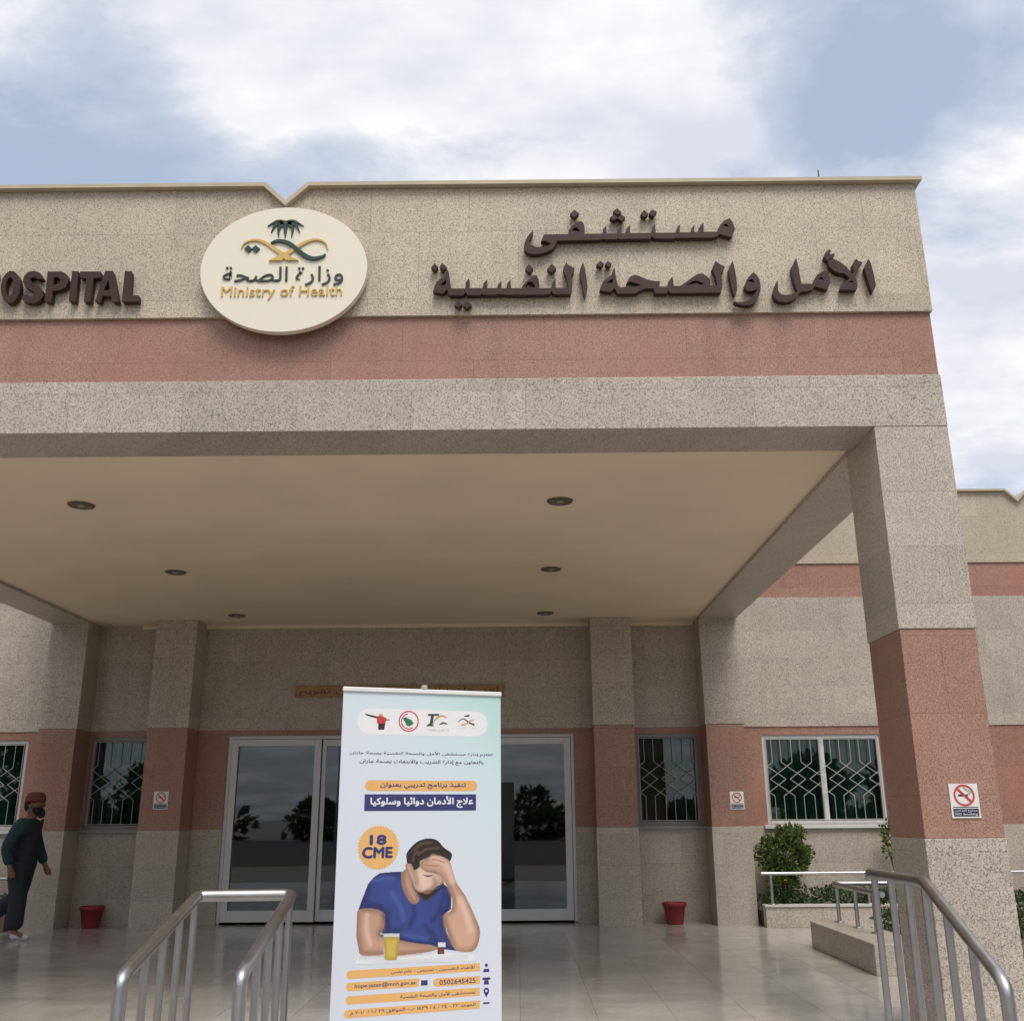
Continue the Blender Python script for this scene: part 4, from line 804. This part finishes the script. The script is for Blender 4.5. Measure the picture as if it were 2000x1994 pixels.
ink('rarm', SKN, .045, .66, .06, light=.1)
for k in ('sh_skin_shade_4', 'sh_skin_shade_5', 'sh_skin_shade_8'): brush(k, SKD, .024, .5)
for k in ('sh_skin_light_6', 'sh_skin_light_7'): brush(k, SKL, .03, .7)
for k in ('f1', 'f2', 'f3'): brush(k, SKD, .006, .85)
ink('glass', (.62,.64,.66), .01, .85, .02, 0); ink('juice', (.62,.45,.09), .03, .7, .05, 0); ink('bottle', (.20,.05,.035), .012, .6, .05, 0); ink('cap', (.75,.75,.76), .008, .8, .02, 0)
H_, W_ = COV.shape; vid = -np.ones((H_+1, W_+1), int); pv = []; pc = []; pf = []
IP = np.pad(IMG, ((0,1),(0,1),(0,0)), 'edge')
for i, j in zip(*np.nonzero(COV)):
    q = []
    for a_, c_ in ((i,j), (i,j+1), (i+1,j+1), (i+1,j)):
        if vid[a_, c_] < 0:
            vid[a_, c_] = len(pv); pv.append((px0+(c_-.5)*PR, -.0008-E0*2, pz0+(a_-.5)*PR)); pc.append(IMG[i, j])
        q.append(vid[a_, c_])
    pf.append(tuple(q))
me = bpy.data.meshes.new('printed_picture'); me.from_pydata(pv, [], pf)
at = me.color_attributes.new('ink', 'FLOAT_COLOR', 'POINT'); at.data.foreach_set('color', np.c_[np.array(pc), np.ones(len(pc))].ravel())
m_ = mat('printed_picture_ink'); N = NT(m_); N.out(N.n('ShaderNodeBsdfPrincipled', {'Base Color': N.n('ShaderNodeVertexColor', layer_name='ink').outputs[0], 'Roughness': .42}).outputs[0]); me.materials.append(m_)
o = bpy.data.objects.new('printed_picture', me); COL.objects.link(o); o.parent = SHEET
b = MB(); b.box(0, BW, -.012, .012, HB-.028, HB); b.build('top_bar', plain('white_profile', (.78,.78,.78), .35), t, bevel=.005)
b = MB(); b.tube([(.52,.022,.05),(.52,.022,HB+.02)], .008, n=10); b.build('pole', STEEL, t)
b = MB(); b.box(.503,.537,-.014,.03,HB+.001,HB+.026); b.build('clip', plain('grey_clip', (.45,.45,.45), .4), t, bevel=.004)
b = MB(); b.box(-.01, BW+.01, -.06, .06, .012, .085); b.build('base', STEEL, t, bevel=.015)
for xx in (.15, BW-.15):
    b = MB(); b.box(xx-.02, xx+.02, -.17, .17, .001, .011); b.build('foot', STEEL, t, bevel=.003)
# ------------------------------------------------------------------ walking man
def skinned(name, spec, mats, parent, sub=2):
    verts, edges, radii = spec
    me = bpy.data.meshes.new(name); me.from_pydata(verts, edges, []); o = bpy.data.objects.new(name, me); COL.objects.link(o)
    o.modifiers.new('skin', 'SKIN'); o.modifiers['skin'].use_smooth_shade = True
    for i, r in enumerate(radii):
        d = me.skin_vertices[0].data[i]; d.radius = (r if isinstance(r, tuple) else (r, r)); d.use_root = (i == 0)
    md = o.modifiers.new('sub', 'SUBSURF'); md.levels = sub; md.render_levels = sub
    me.materials.append(mats)
    if parent: o.parent = parent
    bpy.context.view_layer.update()
    m2 = bpy.data.meshes.new_from_object(o.evaluated_get(bpy.context.evaluated_depsgraph_get())); o.modifiers.clear(); o.data = m2; m2.name = name
    for p in m2.polygons: p.use_smooth = True
    return o
class Sk:
    def __init__(s): s.v, s.e, s.r = [], [], []
    def ch(s, pts, start=None):
        for p, r in pts:
            s.v.append(tuple(p)); s.r.append(r); i = len(s.v)-1
            if start is not None: s.e.append((start, i))
            start = i
        return start
    @property
    def spec(s): return s.v, s.e, s.r
SKIN = plain('brown_skin', (.20,.095,.058), .5, var=.12)
man = thing('person', 'man in dark vest, teal shirt and red cap walking past the left pillar', 'person', (-6.62, 14.0, 0), 0)
LEGS = ((-1, (.055,-.10,.49), (.06,-.10,.08), (.21,-.11,.04)), (1, (-.05,.10,.50), (-.42,.10,.26), (-.47,.10,.14)))
ARMS = ((-1, (-.11,-.28,1.14), (-.02,-.29,.90)), (1, (.07,.27,1.13), (.20,.24,.90)))
k = Sk()
pel = k.ch([((0,0,.93), .13)])
k.ch([((-.01,0,1.10), .125), ((.0,0,1.28), .14), ((.015,0,1.43), .13), ((.035,0,1.50), .068), ((.055,0,1.555), .062)], pel)
neck = pel+5; chest = pel+3
k.ch([((.075,0,1.61), .098), ((.080,0,1.70), .116), ((.072,0,1.77), .09)], neck)
k.ch([((.150,0,1.59), .046)], neck+1); k.ch([((.198,0,1.662), .022)], neck+2); k.ch([((.190,0,1.70), .02)], neck+2)
for y in (-.105, .105): k.ch([((.065, y, 1.655), .018), ((.060, y, 1.685), .014)], neck+2)
for s, kn, an, toe in LEGS: k.ch([((0,s*.095,.85), .10), (kn, .065), (((kn[0]+an[0])/2-.02, kn[1], (kn[2]+an[2])/2+.02), .06), (an, .043), (toe, .038)], pel)
for s, el, wr in ARMS:
    sh = k.ch([((.01,s*.18,1.42), .08), ((-.01,s*.235,1.36), .064), (el, .046), (wr, .031)], chest)
    d = (Vector(wr)-Vector(el)).normalized(); pa = Vector(wr)+d*.06; base = k.ch([(pa, .036)], sh)
    for q in range(4):
        f1 = pa+d*.045+Vector((-.033+.022*q, 0, 0)); f2 = f1+d*(.036 if q in (1,2) else .028)+Vector((.010,0,0)); k.ch([(f1, .0105), (f2, .0085)], base)
    f1 = pa+Vector((.036,0,.005)); k.ch([(f1, .012), (f1+d*.035+Vector((.012,0,0)), .010)], base)
skinned('body', k.spec, SKIN, man)
TROU = plain('dark_trousers', (.018,.024,.032), .85, var=.3, bump=.8, bscale=11, bd=.03); SHIRT = plain('teal_shirt', (.012,.046,.048), .85, var=.25, bump=.8, bscale=11, bd=.03); VEST = plain('dark_vest', (.014,.018,.030), .85, var=.25, bump=.7, bscale=9, bd=.03)
k = Sk(); p0 = k.ch([((0,0,.93), .165)]); k.ch([((-.01,0,1.04), .15)], p0)
for s, kn, an, toe in LEGS:
    kn, an = Vector(kn), Vector(an); k.ch([((0,s*.095,.82), .135), (kn, .118), ((kn+an)/2+Vector((-.015,0,.01)), .112), (an+(kn-an)*.06, .12)], p0)
skinned('trousers', k.spec, TROU, man)
k = Sk(); k.ch([((-.01,0,.80), .175), ((-.01,0,.95), .175), ((-.01,0,1.12), .172), ((.0,0,1.29), .180), ((.015,0,1.43), .160), ((.032,0,1.50), .088)])
for s, el, wr in ARMS: k.ch([((.01,s*.18,1.42), .105), ((-.01,s*.235,1.36), .095), (el, .078), (Vector(wr)+(Vector(el)-Vector(wr))*.08, .062)], 4)
skinned('shirt', k.spec, SHIRT, man)
k = Sk(); k.ch([((.012,0,.80), .178), ((.012,0,.95), .184), ((.016,0,1.12), .186), ((.024,0,1.29), .190), ((.032,0,1.42), .160), ((.038,0,1.475), .10)]); skinned('vest', k.spec, VEST, man)
HAIR = plain('black_hair', (.012,.010,.010), .8)
k = Sk(); k.ch([((.158,0,1.60), .056), ((.178,0,1.555), .056), ((.17,0,1.51), .034)]); k.ch([((.125,-.072,1.61), .046), ((.085,-.092,1.655), .028)], 0); k.ch([((.125,.072,1.61), .046), ((.085,.092,1.655), .028)], 0); skinned('beard', k.spec, HAIR, man)
k = Sk(); k.ch([((.050,0,1.725), .118), ((.022,0,1.685), .108), ((.015,0,1.63), .085), ((.02,0,1.595), .06)]); skinned('hair', k.spec, HAIR, man)
for y in (-.045, .045):
    b = MB(); b.lathe([(0,1.668),(.008,1.671),(.012,1.678),(.008,1.685),(0,1.688)], .178, y, 10); b.build('eye', HAIR, man)
b = MB(); b.lathe([(.126,1.728),(.131,1.755),(.122,1.805),(.098,1.838),(.05,1.852),(0,1.855)], .072, 0, 28); b.build('cap', plain('dull_red_cap', (.15,.04,.032), .85, var=.2), man)
SHOE = plain('white_trainers', (.55,.55,.57), .6)
for s, x, y, z, rot in ((-1, .01, -.10, 0, 0), (1, -.475, .10, .16, 1.15)):
    c_, s_ = math.cos(rot), math.sin(rot); P = lambda a, h: (x+a*c_, y, z+.042+h-a*s_)
    k = Sk(); k.ch([(P(.0,.01), .050), (P(.10,.012), .046), (P(.20,0), .040), (P(.26,-.004), .030)]); skinned('shoe', k.spec, SHOE, man)
# ------------------------------------------------------------------ what the glass reflects across the road, plus side trees added as shade
b = MB(); b.box(-300, 300, -62, -12, -.449, -.446); struct(b.build('road', ground_mat('asphalt', (.045,.045,.047), (.07,.07,.07), .6)))
b = MB(); rnd = random.Random(4)
for k in range(44):
    x = -150+7*k+rnd.uniform(-3,3); y = -70+rnd.uniform(-9,9); h = rnd.uniform(2.6, 4.8)
    b.tube([(x,y,-.45),(x+.2,y,h*.6)], [.16,.09], n=6, m=1); leaves(b, 300, x, y, h*.66, h*.55, h*.5, h*.36, .7, seed=k+50, shell=.3)
    leaves(b, 420, x+3, y+8, .6, 5.0, 1.6, 1.9, .8, seed=k+150, shell=.1)
for x, y, h in [(-19+rnd.uniform(-2,2), -6+4.2*k, rnd.uniform(8, 11)) for k in range(5)]+[(17+rnd.uniform(-1,2), -9+4.5*k, rnd.uniform(7, 10)) for k in range(5)]+[(-30+7*k, -36+rnd.uniform(-2,2), rnd.uniform(4, 6)) for k in (0, 1, 7, 8, 9)]:  # tall left and right rows are unseen, added to block side light from the porch
    b.tube([(x,y,-.45),(x+.2,y,h*.6)], [.2,.1], n=6, m=1); leaves(b, 900, x, y, h*.55, 3.0, 2.6, h*.46, .75, seed=int(h*100), shell=.3)
tag(b.build('distant_and_shade_trees', [LEAF2, BARK], recalc=False), 'leafy trees across the road, mirrored in the door glass, and unseen side rows added to shade the porch', 'trees', kind='stuff')
t = thing('street_lamp', 'tall curved-arm street lamp across the road, mirrored in the left door glass', 'street lamp', (-11, -31, -.45))
b = MB(); b.tube([(0,0,0),(0,0,6.2),(.3,0,7.2),(1.2,0,7.7),(2.2,0,7.75)], [.09,.06,.05,.045,.04], n=10); b.build('pole', STEEL, t)
b = MB(); b.box(2.1, 2.8, -.13, .13, 7.66, 7.78); b.build('lamp_head', DARKM, t, bevel=.03)
